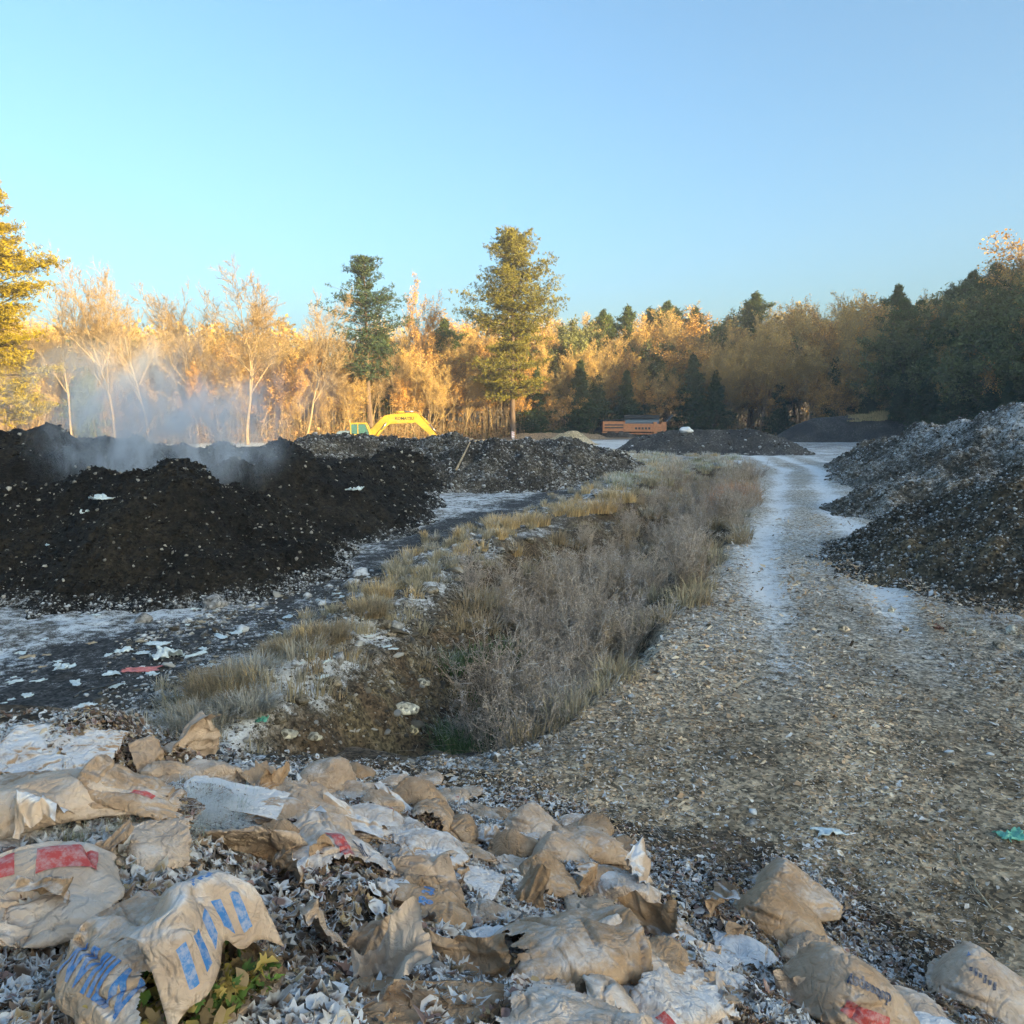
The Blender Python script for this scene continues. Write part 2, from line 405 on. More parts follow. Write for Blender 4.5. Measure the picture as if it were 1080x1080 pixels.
def scatter(name, protos, pts, rot, size, col, frost, mat, **k):
    """merge many small copies of the prototype shapes into one mesh"""
    which = RNG.integers(0, len(protos), len(pts)); Vs = []; Fs = []; Cs = []; Fr = []; off = 0
    size = np.asarray(size, float)
    if size.ndim == 1: size = np.repeat(size[:, None], 3, 1)
    for j, (pv, pf) in enumerate(protos):
        q = np.where(which == j)[0]
        if not len(q): continue
        v = pv[None]*size[q][:, None, :]; v = np.einsum('nij,nkj->nki', rot[q], v)+pts[q][:, None]
        Vs.append(v.reshape(-1, 3)); m = len(pv)
        for f in (pf if isinstance(pf, list) else [pf]):
            Fs.append((f[None]+(np.arange(len(q))*m)[:, None, None]+off).reshape(-1, f.shape[1]))
        off += len(q)*m
        Cs.append(np.repeat(col[q], m, 0)); fo_ = np.full(m, .08); fo_[0] = -.55; Fr.append((frost[q][:, None]+(fo_[None] if k.get('rim') else 0)+np.zeros((1, m))).ravel())
    return npmesh(name, np.concatenate(Vs), Fs, np.concatenate(Cs), {'frost': np.concatenate(Fr)}, smooth=k.get('smooth', False), mat=mat)
def surf_normal(zf, x, y, e=.06):
    dx = (zf(x+e, y)-zf(x-e, y))/(2*e); dy = (zf(x, y+e)-zf(x, y-e))/(2*e)
    return np.stack([-dx, -dy, np.ones_like(dx)], -1)
def ico(sub=1, seed=0, flat=1., rough=.3):
    import bmesh
    bm = bmesh.new(); bmesh.ops.create_icosphere(bm, subdivisions=sub, radius=.5)
    V = np.array([v.co[:] for v in bm.verts]); F = np.array([[v.index for v in f.verts] for f in bm.faces]); bm.free()
    r = 1+rough*vnoise(V[:, 0]*3.1, V[:, 1]*3.1, V[:, 2]*3.1+seed*7.3, seed)
    return V*r[:, None]*np.array([1, 1, flat]), F
CLODS = [ico(1, i, .75, .7) for i in range(6)]
STONES = [ico(2, 20+i, .55, .45) for i in range(5)]

# ------------------------------------------------------------------ piles
def pile_height(ridge, slope, round_=.5, clump=.25, seed=0, fine=1.):
    ridge = [tuple(p) for p in ridge]
    def f(x, y):
        best = np.full(np.shape(x), -9.); wx = x+.9*fbm(x*.35, y*.35, s=seed+2)+.25*fbm(x*1.5, y*1.5, s=seed+3); wy = y+.9*fbm(x*.35, y*.35, s=seed+4)
        for i in range(len(ridge)-1):
            ax, ay, ah = ridge[i]; bx, by, bh = ridge[i+1]; dx, dy = bx-ax, by-ay
            t = np.clip(((wx-ax)*dx+(wy-ay)*dy)/(dx*dx+dy*dy+1e-9), 0, 1)
            d = np.hypot(wx-ax-t*dx, wy-ay-t*dy); d = np.sqrt(d*d+round_**2)-round_
            h = ah+(bh-ah)*t-slope*d; best = np.maximum(best, h)
        lump = clump*fbm(x*.9, y*.9, o=4, s=seed+5)*sst(-.4, 1.0, best)+.12*fine*np.abs(fbm(x*2.6, y*2.6, o=4, s=seed+6))
        best = np.where(best < .35, best*.8+.07*(.35-best)*0, best)
        return best+lump
    return f
def make_pile(name, ridge, slope, step, look, label, seed=0, **k):
    zf = pile_height(ridge, slope, seed=seed, **{a: b for a, b in k.items() if a in ('round_', 'clump', 'fine')})
    P = np.array(ridge); pad = P[:, 2].max()/slope+1.5
    ax = np.arange(P[:, 0].min()-pad, P[:, 0].max()+pad, step); ay = np.arange(P[:, 1].min()-pad, P[:, 1].max()+pad, step)
    X, Y = np.meshgrid(ax, ay)
    me, V, F = grid_mesh(name, X, Y, zf, lambda x, y: look(x, y, zf(x, y)), M['pile'], keep=lambda x, y, z: z > base_z(x, y)-.25)
    o = mobj(name, me, label=label, cat='compost pile', **({'group': k['group']} if 'group' in k else {}))
    return o, zf, V
def hot_look(x, y, z):
    n = fbm(x*.8, y*.8, o=4, s=61); c = lerp(C_(.007,.006,.005), C_(.019,.015,.010), sst(-.4, .5, n))
    return c, -.25+.15*n+.62*(1-sst(.0, .7, z))
def cold_look(x, y, z):
    n = fbm(x*.8, y*.8, o=4, s=63); c = lerp(C_(.035,.031,.027), C_(.075,.062,.045), sst(-.4, .5, n)); return c, .26+.32*n
def tail_look(x, y, z):
    n = fbm(x*.5, y*.5, o=4, s=65); c = lerp(C_(.055,.047,.035), C_(.14,.11,.075), sst(-.4, .5, n)); return c, .36+.35*n+.13*sst(1, 3, z)
def tail2_look(x, y, z):
    n = fbm(x*.5, y*.5, o=4, s=67); c = lerp(C_(.055,.043,.03), C_(.15,.11,.065), sst(-.4, .5, n)); return c, -.02+.35*n+.25*sst(.8, 2.2, z)
def cure_look(x, y, z):
    n = fbm(x*.5, y*.5, o=3, s=69); c = lerp(C_(.035,.034,.034), C_(.07,.065,.06), sst(-.4, .5, n)); return c, .12+.2*n
def pt(px, d, z): return (*AT(px, d), z)
PILES = []
def P_(*a, **k): PILES.append(make_pile(*a, **k)); return PILES[-1]
P_('compost_pile', [pt(-80,21.5,2.0), pt(30,21.5,2.1), pt(120,21,2.5), pt(165,21,2.75)], .62, .075, hot_look, 'steaming black conical heap of fresh compost nearest on the left, bare of frost', 1, group='piles of composting material', clump=.5, fine=1.8)
P_('compost_pile', [pt(-140,27,3.6), pt(-20,27,3.55), pt(50,28,3.4), pt(95,32,2.9), pt(200,34,2.65), pt(300,33,2.6)], .6, .11, hot_look, 'long black windrow behind the conical heap, rising to the left edge with steam over it', 2, group='piles of composting material', clump=.6, fine=1.8)
P_('compost_pile', [pt(250,27.5,2.35), pt(320,28.5,2.35), pt(360,34,2.0), pt(392,40,1.75), pt(425,46,1.9)], .62, .09, hot_look, 'dark compost mound right of the steaming heap, below the excavator', 3, group='piles of composting material', clump=.6, fine=1.8)
P_('compost_pile', [pt(330,46,2.9), pt(400,48,2.75), pt(450,47,2.7), pt(520,46,2.75), pt(560,50,2.3)], .6, .13, cold_look, 'lumpy frosted compost windrow in the middle with a pale stick on its side', 4, group='piles of composting material', clump=.5)
P_('compost_pile', [pt(555,55,2.2), pt(588,54,2.55), pt(620,54,2.0), pt(648,56,1.3)], .6, .14, cold_look, 'pointed frosted compost heap in front of the cream coloured cone', 5, group='piles of composting material', clump=.45)
P_('compost_pile', [pt(676,88,1.6), pt(705,88,2.35), pt(790,87,2.5), pt(815,86,1.8)], .55, .22, cure_look, 'smooth grey curing windrow beyond the bend of the road, below the orange screener', 6, group='piles of composting material', clump=.2, fine=.6)
P_('compost_pile', [pt(852,127,3.5), pt(900,127,3.95), pt(1000,124,4.1)], .6, .4, cure_look, 'flat topped grey windrow in the distance with straw coloured grass along its top', 7, group='piles of composting material', clump=.25, fine=.5)
P_('tailings_pile', [pt(935,64,2.2), pt(975,56,3.1), pt(1020,48,3.75), pt(1080,43,4.4), pt(1200,38,4.6)], .55, .13, tail_look, 'large frosted tailings heap at the right edge, reaching back beside the road', 8, group='tailings heaps on the right', clump=.7, fine=1.3)
P_('tailings_pile', [pt(985,22,1.2), pt(1050,22,2.05), pt(1130,20,2.6), pt(1300,18,2.8)], .52, .08, tail2_look, 'brown lower tailings mound nearest on the right with rubble along its foot', 9, group='tailings heaps on the right', clump=.5, fine=1.2)
P_('tailings_pile', [pt(1010,33,2.3), pt(1100,32,3.1), pt(1250,30,3.6)], .5, .1, tail_look, 'frosty middle tailings terrace between the near brown mound and the tall heap', 10, group='tailings heaps on the right', clump=.6, fine=1.2)
P_('soil_pile', [pt(622,150,1.8), pt(640,150,2.6), pt(655,148,1.5)], .6, .4, cold_look, 'dark little earth heap left of the orange screener', 11, clump=.3)
def cream_look(x, y, z):
    n = fbm(x*.5, y*.5, o=3, s=71); return lerp(C_(.50,.40,.26), C_(.38,.31,.2), sst(-.4, .4, n)), -.1+.5*(1-sst(.4, 1.8, z))
P_('woodchip_pile', [pt(599,112,1.9), pt(604,112,1.9)], .55, .25, cream_look, 'cream coloured cone of wood chips at the far end of the yard', 12, clump=.1, fine=.3, round_=.3)
for k_, (o, _, _) in enumerate(PILES):
    if o.name.startswith(('tailings', 'soil', 'woodchip')): o['category'] = 'heap'

# clods and scraps lying on the piles: one mesh per kind
def on_pile(V, n, zmin=-.05, near=True):
    ok = np.where(V[:, 2] > base_z(V[:, 0], V[:, 1])+zmin)[0]
    if near: ok = ok[(np.abs(V[ok, 0]) < 0.72*V[ok, 1])]
    return V[RNG.choice(ok, n)]
PP = []; SZ = []; CC = []; FF = []
for i, n in ((0, 30000), (1, 14000), (2, 14000), (3, 12000), (4, 3500), (5, 1500), (7, 9000), (8, 24000), (9, 6000)):
    V = PILES[i][2]; p = on_pile(V, n); d = p[:, 1]
    s = RNG.lognormal(-3.15, .6, n)*np.clip(d/24, .8, 2.2)
    hot = i < 3
    c = RNG.uniform(.6, 1.5, (n, 1))*(C_(.016,.013,.010) if hot else C_(.07,.055,.038) if i > 6 else C_(.05,.042,.034))
    rare = RNG.random(n) < (.07 if hot else .03); c[rare] = RNG.uniform(.15, .5, (rare.sum(), 1))*C_(1,.93,.82)
    fr = RNG.normal(-.25 if hot else .38, .25, n); zz = p[:, 2]-base_z(p[:, 0], p[:, 1])
    fr += np.where(hot, .9, .1)*(1-sst(.05, .55, zz))
    fr[rare] += .1
    p = p+RNG.normal(0, .03, p.shape)*[1, 1, .4]; PP.append(p); s = np.minimum(s, .11*np.clip(d/24, .8, 3)); SZ.append(s); CC.append(c); FF.append(fr)
PP, SZ, CC, FF = map(np.concatenate, (PP, SZ, CC, FF))
sz3 = SZ[:, None]*RNG.uniform(.5, 1.6, (len(SZ), 3))
mobj('compost_clods', scatter('compost_clods', CLODS, PP, rotmats(len(PP), tilt=.7), sz3, CC, FF, M['leaf']), kind='stuff')

# frosty rubble and clods on the open ground (left toe strip, berm, road edges)
n = 100000
r = 6.5*(55/6.5)**RNG.random(n); a = RNG.uniform(-.75, .62, n); x = a*r; y = r
ld, _ = segdist(x, y, LANE); rd, _ = segdist(x, y, ROAD); bd, _ = segdist(x, y, BERM); sd = polysd(x, y, DITCH)
left = (x < .2*y-1.5)
toe = left & (ld > 1.2) & (ld < 6)
prob = np.where(toe, .95, np.where(left, .3, .03))+.5*np.exp(-(bd/1.2)**2)+np.where((sd < 0), .2, 0)+np.where((sd < .3) & (y < 17) & (x < .05*y), .8, 0)
prob *= .55+.9*sst(-.4, .5, fbm(x*.6, y*.6, s=91))
ok = (RNG.random(n) < prob) & (heap_z(x, y) < base_z(x, y)+.02)
x, y = x[ok], y[ok]; n = len(x); p = np.stack([x, y, base_z(x, y)+.005], -1)
s = RNG.lognormal(-3.15, .65, n)*np.clip(y/16, .6, 2.2); ins = (sd[ok] < 0)
c = RNG.uniform(.6, 1.6, (n, 1))*C_(.10,.085,.065); lt = RNG.random(n) < .16; c[lt] = RNG.uniform(.25, .5, (lt.sum(), 1))*C_(1,.95,.86)
fr = RNG.normal(.5, .25, n)-.75*ins
mobj('rubble', scatter('rubble', CLODS+STONES[:2], p, rotmats(n, tilt=.5), s[:, None]*RNG.uniform(.5, 1.5, (n, 3))*[1, 1, .7], c, fr, M['leaf']), kind='stuff')

# wood chips and leaf bits over the right-hand ground
chip = (np.array([[-.5,-.13,0],[.5,-.1,.02],[.5,.12,0],[-.5,.1,.03]]), np.array([[0,1,2,3]]))
chip2 = (np.array([[-.5,0,0],[-.1,-.28,.06],[.5,-.05,0],[.1,.3,.08]]), np.array([[0,1,2,3]]))
n = 150000
r = 4.5*(30/4.5)**RNG.random(n); a = RNG.uniform(-.35, .68, n); x = a*r; y = r
sd = polysd(x, y, DITCH); rd, _ = segdist(x, y, ROAD)
pr = sst(.0, .8, x+2.9-.27*np.maximum(y-9, 0)+.5*fbm(x, y, s=97))*(sd > -.15)*(1-.75*sst(13, 24, y))*(1-.8*np.exp(-((rd-1.35+.3*vnoise(x*.15, y*.15, s=21))/.42)**4)-.6*np.exp(-((segdist(x, y, [(9, 3), (8.2, 9), (7.4, 14), (8.3, 22)])[0]-1.2)/.35)**4)*(y < 16))
ok = RNG.random(n) < pr; x, y = x[ok], y[ok]; n = len(x); hz = heap_z(x, y) if True else 0
p = np.stack([x, y, np.maximum(base_z(x, y), hz)+.006], -1)
s = RNG.lognormal(-3.55, .5, n)*np.clip(y/8, .8, 2.4); c = np.array([C_(.66,.48,.31), C_(.80,.63,.43), C_(.42,.29,.18), C_(.58,.39,.24), C_(.16,.11,.07)])[RNG.integers(0, 5, n)]*RNG.uniform(.7, 1.25, (n, 1))
rdn, _ = segdist(x, y, ROAD); pat = sst(-.35, .35, fbm(x*.45, y*.3, o=4, s=101)+.25*fbm(x*2.5, y*2.5, s=103)); pat = pat*(1-.55*np.exp(-((rdn-1.5+.3*fbm(x, y, s=105))/.35)**2)*sst(16, 8, y))
c = c*(.5+.65*pat)[:, None]; fr = RNG.normal(.22, .3, n)+.35*fbm(x*.4, y*.4, s=99)
mobj('wood_chips', scatter('wood_chips', [chip, chip2], p, align(surf_normal(surf_z, x, y))@rotmats(n, tilt=.45), s, c, fr, M['leaf']), kind='stuff')

# ------------------------------------------------------------------ leaf heap
X, Y = np.meshgrid(np.arange(-11, 7.5, .045), np.arange(-4, 10.5, .045))
def heap_look(x, y):
    n = fbm(x*2, y*2, o=4, s=73); return lerp(C_(.05,.035,.022), C_(.12,.085,.055), sst(-.4, .4, n)), .05+.4*n
me, HV, HF = grid_mesh('leaf_heap', X, Y, heap_z, heap_look, M['earth'], keep=lambda x, y, z: z > base_z(x, y)-.05)
mobj('leaf_heap', me, kind='stuff')
def leaf_proto(kind, seed):
    g = np.random.default_rng(seed)
    if kind == 'maple':
        an = np.array([0, 18, 30, 48, 62, 80, 100, 118, 140, 160, 178, 182, 200, 220, 242, 260, 280, 298, 312, 330, 342]); rr = np.array([1, .55, .62, .42, .85, .5, .42, .6, .38, .35, .25, .25, .35, .38, .6, .42, .5, .85, .42, .62, .55])*.55
    elif kind == 'oak':
        an = np.array([0, 15, 30, 50, 65, 90, 110, 140, 165, 180, 195, 220, 250, 270, 295, 310, 330, 345]); rr = np.array([.6, .5, .3, .42, .25, .36, .2, .3, .3, .55, .3, .3, .2, .36, .25, .42, .3, .5])
    else:
        an = np.arange(0, 360, 45); rr = np.array([.5, .36, .26, .3, .45, .3, .26, .36])
    rr = rr*g.uniform(.85, 1.15, len(rr)); t = np.radians(an)
    x = np.cos(t)*rr; y = np.sin(t)*rr
    curl = g.uniform(.1, 1.1); cup = g.uniform(-.8, .8); tw = g.uniform(-.8, .8)
    V = np.concatenate([[[0, 0, 0]], np.stack([x, y, 0*x], -1)])
    V[:, 2] = curl*np.abs(V[:, 1])*.9+cup*V[:, 0]**2*1.6+tw*V[:, 0]*V[:, 1]+g.normal(0, .05, len(V))
    n = len(an); F = np.array([[0, 1+i, 1+(i+1) % n] for i in range(n)]); return V, F
LEAFN = [leaf_proto('maple', i) for i in range(6)]+[leaf_proto('oak', 10+i) for i in range(8)]+[leaf_proto('plain', 40+i) for i in range(6)]
LEAFF = [leaf_proto('plain', 20+i) for i in range(5)]+[leaf_proto('oak', 30+i) for i in range(3)]
PAL = np.array([(.30,.20,.125),(.22,.135,.08),(.36,.27,.19),(.15,.09,.055),(.30,.19,.16),(.24,.17,.13),(.40,.29,.16),(.11,.07,.045)])
def leaves(name, x, y, z, size, protos, frost, tilt=.6, pal=PAL, **k):
    n = len(x); p = np.stack([x, y, z], -1)
    c = pal[RNG.integers(0, len(pal), n)]*RNG.uniform(.7, 1.3, (n, 1))
    return scatter(name, protos, p, align(surf_normal(surf_z, x, y))@rotmats(n, tilt=tilt), size, c, frost, M['leaf'], rim=True)
RIM = [G(-90, 745, 1.7), G(80, 757, 1.75), G(190, 783, 1.5), G(250, 796, .8), G(300, 808, .3), G(400, 818, .1), G(500, 836, .1), G(590, 852, .1), G(655, 880, .1), G(700, 915, .1), G(760, 925, 0), G(815, 900, 0), G(880, 940, 0), G(940, 1000, 0), G(1080, 1085, 0), G(1250, 1200, 0), (3.5, 0), (-4, 0), (-12, 3)]
def heap_points(n, y0, y1):
    y = y0*(y1/y0)**RNG.random(n); x = RNG.uniform(-.8, .85, n)*(y+.4); hz = heap_z(x, y); bz = base_z(x, y)
    e = hz-bz; rs = polysd(x, y, RIM)+.35*fbm(x*1.5, y*1.5, o=3, s=19); ok = ((rs < 0) | ((rs < .5) & (RNG.random(n) < .12)))
    return x[ok], y[ok], np.maximum(hz, bz)[ok]
x, y, z = heap_points(34000, 1.5, 4.6); n = len(x)
fz = .80+.8*fbm(x*1.3, y*1.3, s=77)
mobj('fallen_leaves', leaves('fallen_leaves', x, y, z+RNG.uniform(0, .045, n), np.clip(RNG.lognormal(-2.75, .38, n), .02, .14), LEAFN, fz+RNG.normal(0, .25, n), .5), kind='stuff')
x, y, z = heap_points(95000, 4.3, 10.5); n = len(x)
fz = .78+.8*fbm(x*1.1, y*1.1, s=77)
mobj('fallen_leaves', leaves('fallen_leaves', x, y, z+RNG.uniform(0, .045, n), np.clip(RNG.lognormal(-3.1, .35, n), .02, .085), LEAFF, fz+RNG.normal(0, .25, n), .5), kind='stuff')
# ------------------------------------------------------------------ trees
def tubes(segs, n=5):
    """segs (m,8): start xyz, end xyz, r0, r1 -> prisms"""
    S = np.asarray(segs, float); a = S[:, :3]; b = S[:, 3:6]; d = b-a; d /= np.linalg.norm(d, axis=1)[:, None]+1e-9
    h = np.where(np.abs(d[:, 2:3]) > .9, [[1., 0, 0]], [[0, 0, 1.]]); u = np.cross(d, h); u /= np.linalg.norm(u, axis=1)[:, None]; w = np.cross(d, u)
    t = np.arange(n)*2*np.pi/n; c = np.cos(t)[None, :, None]; s_ = np.sin(t)[None, :, None]
    ring = u[:, None]*c+w[:, None]*s_
    V = np.concatenate([a[:, None]+ring*S[:, 6][:, None, None], b[:, None]+ring*S[:, 7][:, None, None]], 1).reshape(-1, 3)
    i = np.arange(n); F = np.stack([i, (i+1) % n, (i+1) % n+n, i+n], -1)
    return V, (F[None]+(np.arange(len(S))*2*n)[:, None, None]).reshape(-1, 4)
def grow(rng, H, spread=.5, lean=0, depth=5, trunk_r=.25, fork=.35, kids=(9, 6, 5, 5, 4), up=.25, wig=.12):
    out = [[] for _ in range(depth+1)]; tips = []
    def br(p, d, L, r, lv):
        k = 7 if lv == 0 else 4 if lv < 3 else 2; pts = [p.copy()]; dirs = [d.copy()]; rs = [r]
        for i in range(k):
            d = d+rng.normal(0, wig*(1+.6*lv), 3)+np.array([0, 0, up*(.0 if lv == 0 else .35)]); d /= np.linalg.norm(d)
            q = pts[-1]+d*L/k; r1 = r*(1-(i+1)/k*(.75 if lv < depth else .95)); out[lv].append((*pts[-1], *q, rs[-1], r1)); pts.append(q); dirs.append(d.copy()); rs.append(r1)
        if lv >= depth: tips.append(pts[-1]); return
        m = kids[lv]
        for j in range(m):
            t = fork+(1-fork)*(j+rng.random())/m if lv == 0 else .25+.75*(j+rng.random())/m
            t = min(t, .999); i = int(t*k); f = t*k-i; q = pts[i]*(1-f)+pts[i+1]*f; dd = dirs[i+1]
            a = rng.uniform(0, 2*np.pi); e = np.array([math.cos(a), math.sin(a), 0.]); ang = spread*rng.uniform(.7, 1.4)
            nd = dd*math.cos(ang)+e*math.sin(ang); nd /= np.linalg.norm(nd)
            br(q, nd, L*(.62 if lv == 0 else .55)*(1.15-.55*t)*rng.uniform(.7, 1.2), max(rs[i]*.55, .008), lv+1)
        if lv < depth: br(pts[-1], dirs[-1], L*.45, rs[-1], lv+1)
    br(np.zeros(3), np.array([lean, 0, 1.])/math.hypot(lean, 1), H*.72, trunk_r, 0)
    return out, np.array(tips)
def tri_cards(P, size, rng, k=3):
    """k small folded leaf triangles round each point"""
    n = len(P)*k; c = np.repeat(P, k, 0)+rng.normal(0, 1, (n, 3))*np.repeat(size, k)[:, None]*.8
    a = rng.normal(0, 1, (n, 3)); a /= np.linalg.norm(a, axis=1)[:, None]; b = rng.normal(0, 1, (n, 3)); b -= (a*b).sum(1)[:, None]*a; b /= np.linalg.norm(b, axis=1)[:, None]
    s = np.repeat(size, k)[:, None]*rng.uniform(.5, 1.2, (n, 1))
    V = np.stack([c-a*s*.5, c+b*s*.35, c+a*s*.5, c-b*s*.35], 1).reshape(-1, 3); F = np.arange(n*4).reshape(-1, 4); return V, F
def tree_meshes(kind, seed, H):
    rng = np.random.default_rng(seed)
    if kind == 'bare':
        seg, tips = grow(rng, H, .5, rng.uniform(-.08, .08), 4, .26, .38, (10, 7, 6, 6), .25, .10)
        barkc = C_(.40,.29,.17); crown = (C_(.48,.32,.16), .10, .12, .5)
    elif kind == 'brush':
        seg, tips = grow(rng, H, .42, rng.uniform(-.1, .1), 4, .14, .12, (12, 6, 6, 5), .35, .12)
        barkc = C_(.50,.36,.19); crown = (C_(.66,.44,.15), .30, .20, .6)
    elif kind == 'oak':
        seg, tips = grow(rng, H, .55, rng.uniform(-.06, .06), 4, .26, .22, (11, 6, 6, 4), .2, .12)
        barkc = C_(.26,.18,.12); crown = (C_(.60,.34,.11), .45, .28, .6)
    elif kind == 'green':
        seg, tips = grow(rng, H, .6, 0, 4, .26, .15, (12, 6, 6, 4), .1, .12)
        barkc = C_(.16,.12,.09); crown = (C_(.17,.18,.075), 1., .42, .6)
    thick = [s for lv in seg[:2] for s in lv]; med = [s for s in seg[2]]; thin = [s for lv in seg[3:] for s in lv]
    V1, F1 = tubes(thick, 7); t = thick
    me1 = npmesh('trunk', V1, F1, np.tile(barkc*.85, (len(V1), 1)), mat=M['bark'])
    S = np.array(med+thin); S[:, 6] = np.clip(S[:, 6], .022, .07); S[:, 7] = np.clip(S[:, 7], .012, .06); V2, F2 = tubes(S, 3)
    c2 = np.tile(barkc, (len(V2), 1))*(rng.uniform(.8, 1.2, (len(V2), 1)))
    vs, fs, cs = [V2], [F2], [c2]
    if crown:
        cc, prob, sz, vr = crown; P = np.concatenate([tips, S[:, 3:6][rng.random(len(S)) < .5]]); P = P[rng.random(len(P)) < prob]
        cl = .5+.5*fbm(P[:, 0]*.5, P[:, 1]*.5, P[:, 2]*.5, s=seed)
        V3, F3 = tri_cards(P, np.full(len(P), sz), rng, 4); c3 = np.repeat(cc[None]*(.55+.9*cl[:, None]), 16, 0)
        c3 = c3*rng.uniform(1-vr*.6, 1+vr*.6, (len(P)*4, 1)).repeat(4, 0); vs.append(V3); fs.append(F3+len(V2)); cs.append(c3)
    me2 = npmesh('crown', np.concatenate(vs), fs, np.concatenate(cs), mat=M['treeleaf'], smooth=False)
    return me1, me2
def pine_meshes(seed, H, prof, col=(.075,.11,.04), first=.3, card=.36, tier=.85, dens=1., up=.12):
    """white pine: whorls of long level limbs carrying plates of needles"""
    rng = np.random.default_rng(seed); segs = []; wz = []
    n = 14; zz = np.linspace(0, H, n); tx = np.cumsum(rng.normal(0, .06, n)); ty = np.cumsum(rng.normal(0, .06, n))
    for i in range(n-1): segs.append((tx[i], ty[i], zz[i], tx[i+1], ty[i+1], zz[i+1], .42*(1-zz[i]/H)**.8+.03, .42*(1-zz[i+1]/H)**.8+.03))
    limbs = []; P = []; z = H*first
    while z < H-.3:
        f = (z/H-first)/(1-first); Rr = prof(f)*rng.uniform(.75, 1.15); m = rng.integers(4, 7); a0 = rng.uniform(0, 6.28)
        for j in range(m):
            a = a0+j*6.283/m+rng.normal(0, .25); L = Rr*rng.uniform(.55, 1.25)*(1 if rng.random() > .12 else .35); bx = np.interp(z, zz, tx); by = np.interp(z, zz, ty)
            p = np.array([bx, by, z]); sl = up+rng.normal(0, .12)+.45*f**2; K = 5; d = np.array([math.cos(a), math.sin(a), sl-.15])
            pr = p; 
            for i in range(K):
                d = d+np.array([rng.normal(0, .06), rng.normal(0, .06), .05]); q = pr+d*L/K; limbs.append((*pr, *q, .09*(1-i/K)*min(1, L/3)+.02, .09*(1-(i+1)/K)*min(1, L/3)+.015))
                t = (i+1)/K
                if t > .22 or f > .6:
                    k = max(1, int((3+L*1.5)*dens)); w = L*.20*(1.1-.5*t)+.12
                    pts = q+rng.normal(0, 1, (k, 3))*np.array([w, w, .14+.05*L]); P.append(pts)
                    for s_ in (-1, 1):
                        if rng.random() < .7:
                            e = np.array([-math.sin(a)*s_, math.cos(a)*s_, .12])*w*1.5+d*L*.12; limbs.append((*q, *(q+e), .03, .012)); P.append(q+e+rng.normal(0, 1, (max(1, k//2), 3))*[w*.6, w*.6, .13])
                pr = q
        z += tier*rng.uniform(.7, 1.3)*(1-.35*f)
    P = np.concatenate(P+[np.array([[tx[-1], ty[-1], H-.2*i] for i in range(4)])]); V1, F1 = tubes(segs, 9)
    me1 = npmesh('trunk', V1, F1, np.tile(C_(.14,.10,.075), (len(V1), 1)), mat=M['bark'])
    V2, F2 = tubes(limbs, 3); c2 = np.tile(C_(.15,.11,.08), (len(V2), 1))
    k = 7; n = len(P)*k; c = np.repeat(P, k, 0)+rng.normal(0, .10, (n, 3))
    a = rng.normal(0, 1, (n, 3)); a[:, 2] = np.abs(a[:, 2])*.7+.1; a /= np.linalg.norm(a, axis=1)[:, None]; b = np.cross(a, rng.normal(0, 1, (n, 3))); b /= np.linalg.norm(b, axis=1)[:, None]
    L = card*rng.uniform(.6, 1.3, (n, 1)); V3 = np.stack([c-b*.045*L/card-a*L*.25, c+b*.05, c+a*L, c-b*.05], 1).reshape(-1, 3)*1.0; F3 = np.arange(n*4).reshape(-1, 4)
    cl = rng.uniform(.6, 1.35, (len(P), 1)); yel = rng.random((len(P), 1)); cc = np.array(col)*cl; cc = cc+yel*C_(.05,.03,-.0)*.5
    c3 = np.repeat(np.clip(cc, .005, 1), k*4, 0)
    me2 = npmesh('crown', np.concatenate([V2, V3]), [F2, F3+len(V2)], np.concatenate([c2, c3]), mat=M['needle'], smooth=False)
    return me1, me2
HT = {}
def put_tree(meshes, name, x, y, H, H0, rz, label, cat='tree', group=None, w=1.):
    H0 = max(v.co.z for v in meshes[1].vertices) if meshes[1].name not in HT else HT[meshes[1].name]; HT[meshes[1].name] = H0
    t = empty(name, (x, y, float(base_z(np.array([x]), np.array([y]))[0])-.15), rz, label=label, cat=cat)
    if group: t['group'] = group
    s_ = H/H0; t.scale = (s_*w, s_*w, s_); mobj('trunk', meshes[0], t); mobj('crown', meshes[1], t); return t
TOP = lambda py, d: (438-py)/FPX*d+EYE            # height whose top shows at row py from d metres
T = {}
for k_, n_ in (('bare', 5), ('brush', 6), ('oak', 3), ('green', 2)):
    T[k_] = [tree_meshes(k_, 100+10*n_+i, 20.) for i in range(n_)]
cone = lambda r: (lambda f: r*(1-f)**.7*(.75+.25*math.sin(f*19)))
T['pine'] = [pine_meshes(200+i, 20., lambda f, i=i: 3.9*min(1, (1-f)*1.9)**.8*(.72+.35*math.sin(f*17+i)), first=.2+.08*i) for i in range(3)]
T['fir'] = [pine_meshes(220+i, 16., lambda f: 3.8*(1-f)**.9, col=(.045,.075,.035), first=.05, tier=.6, up=-.05) for i in range(2)]
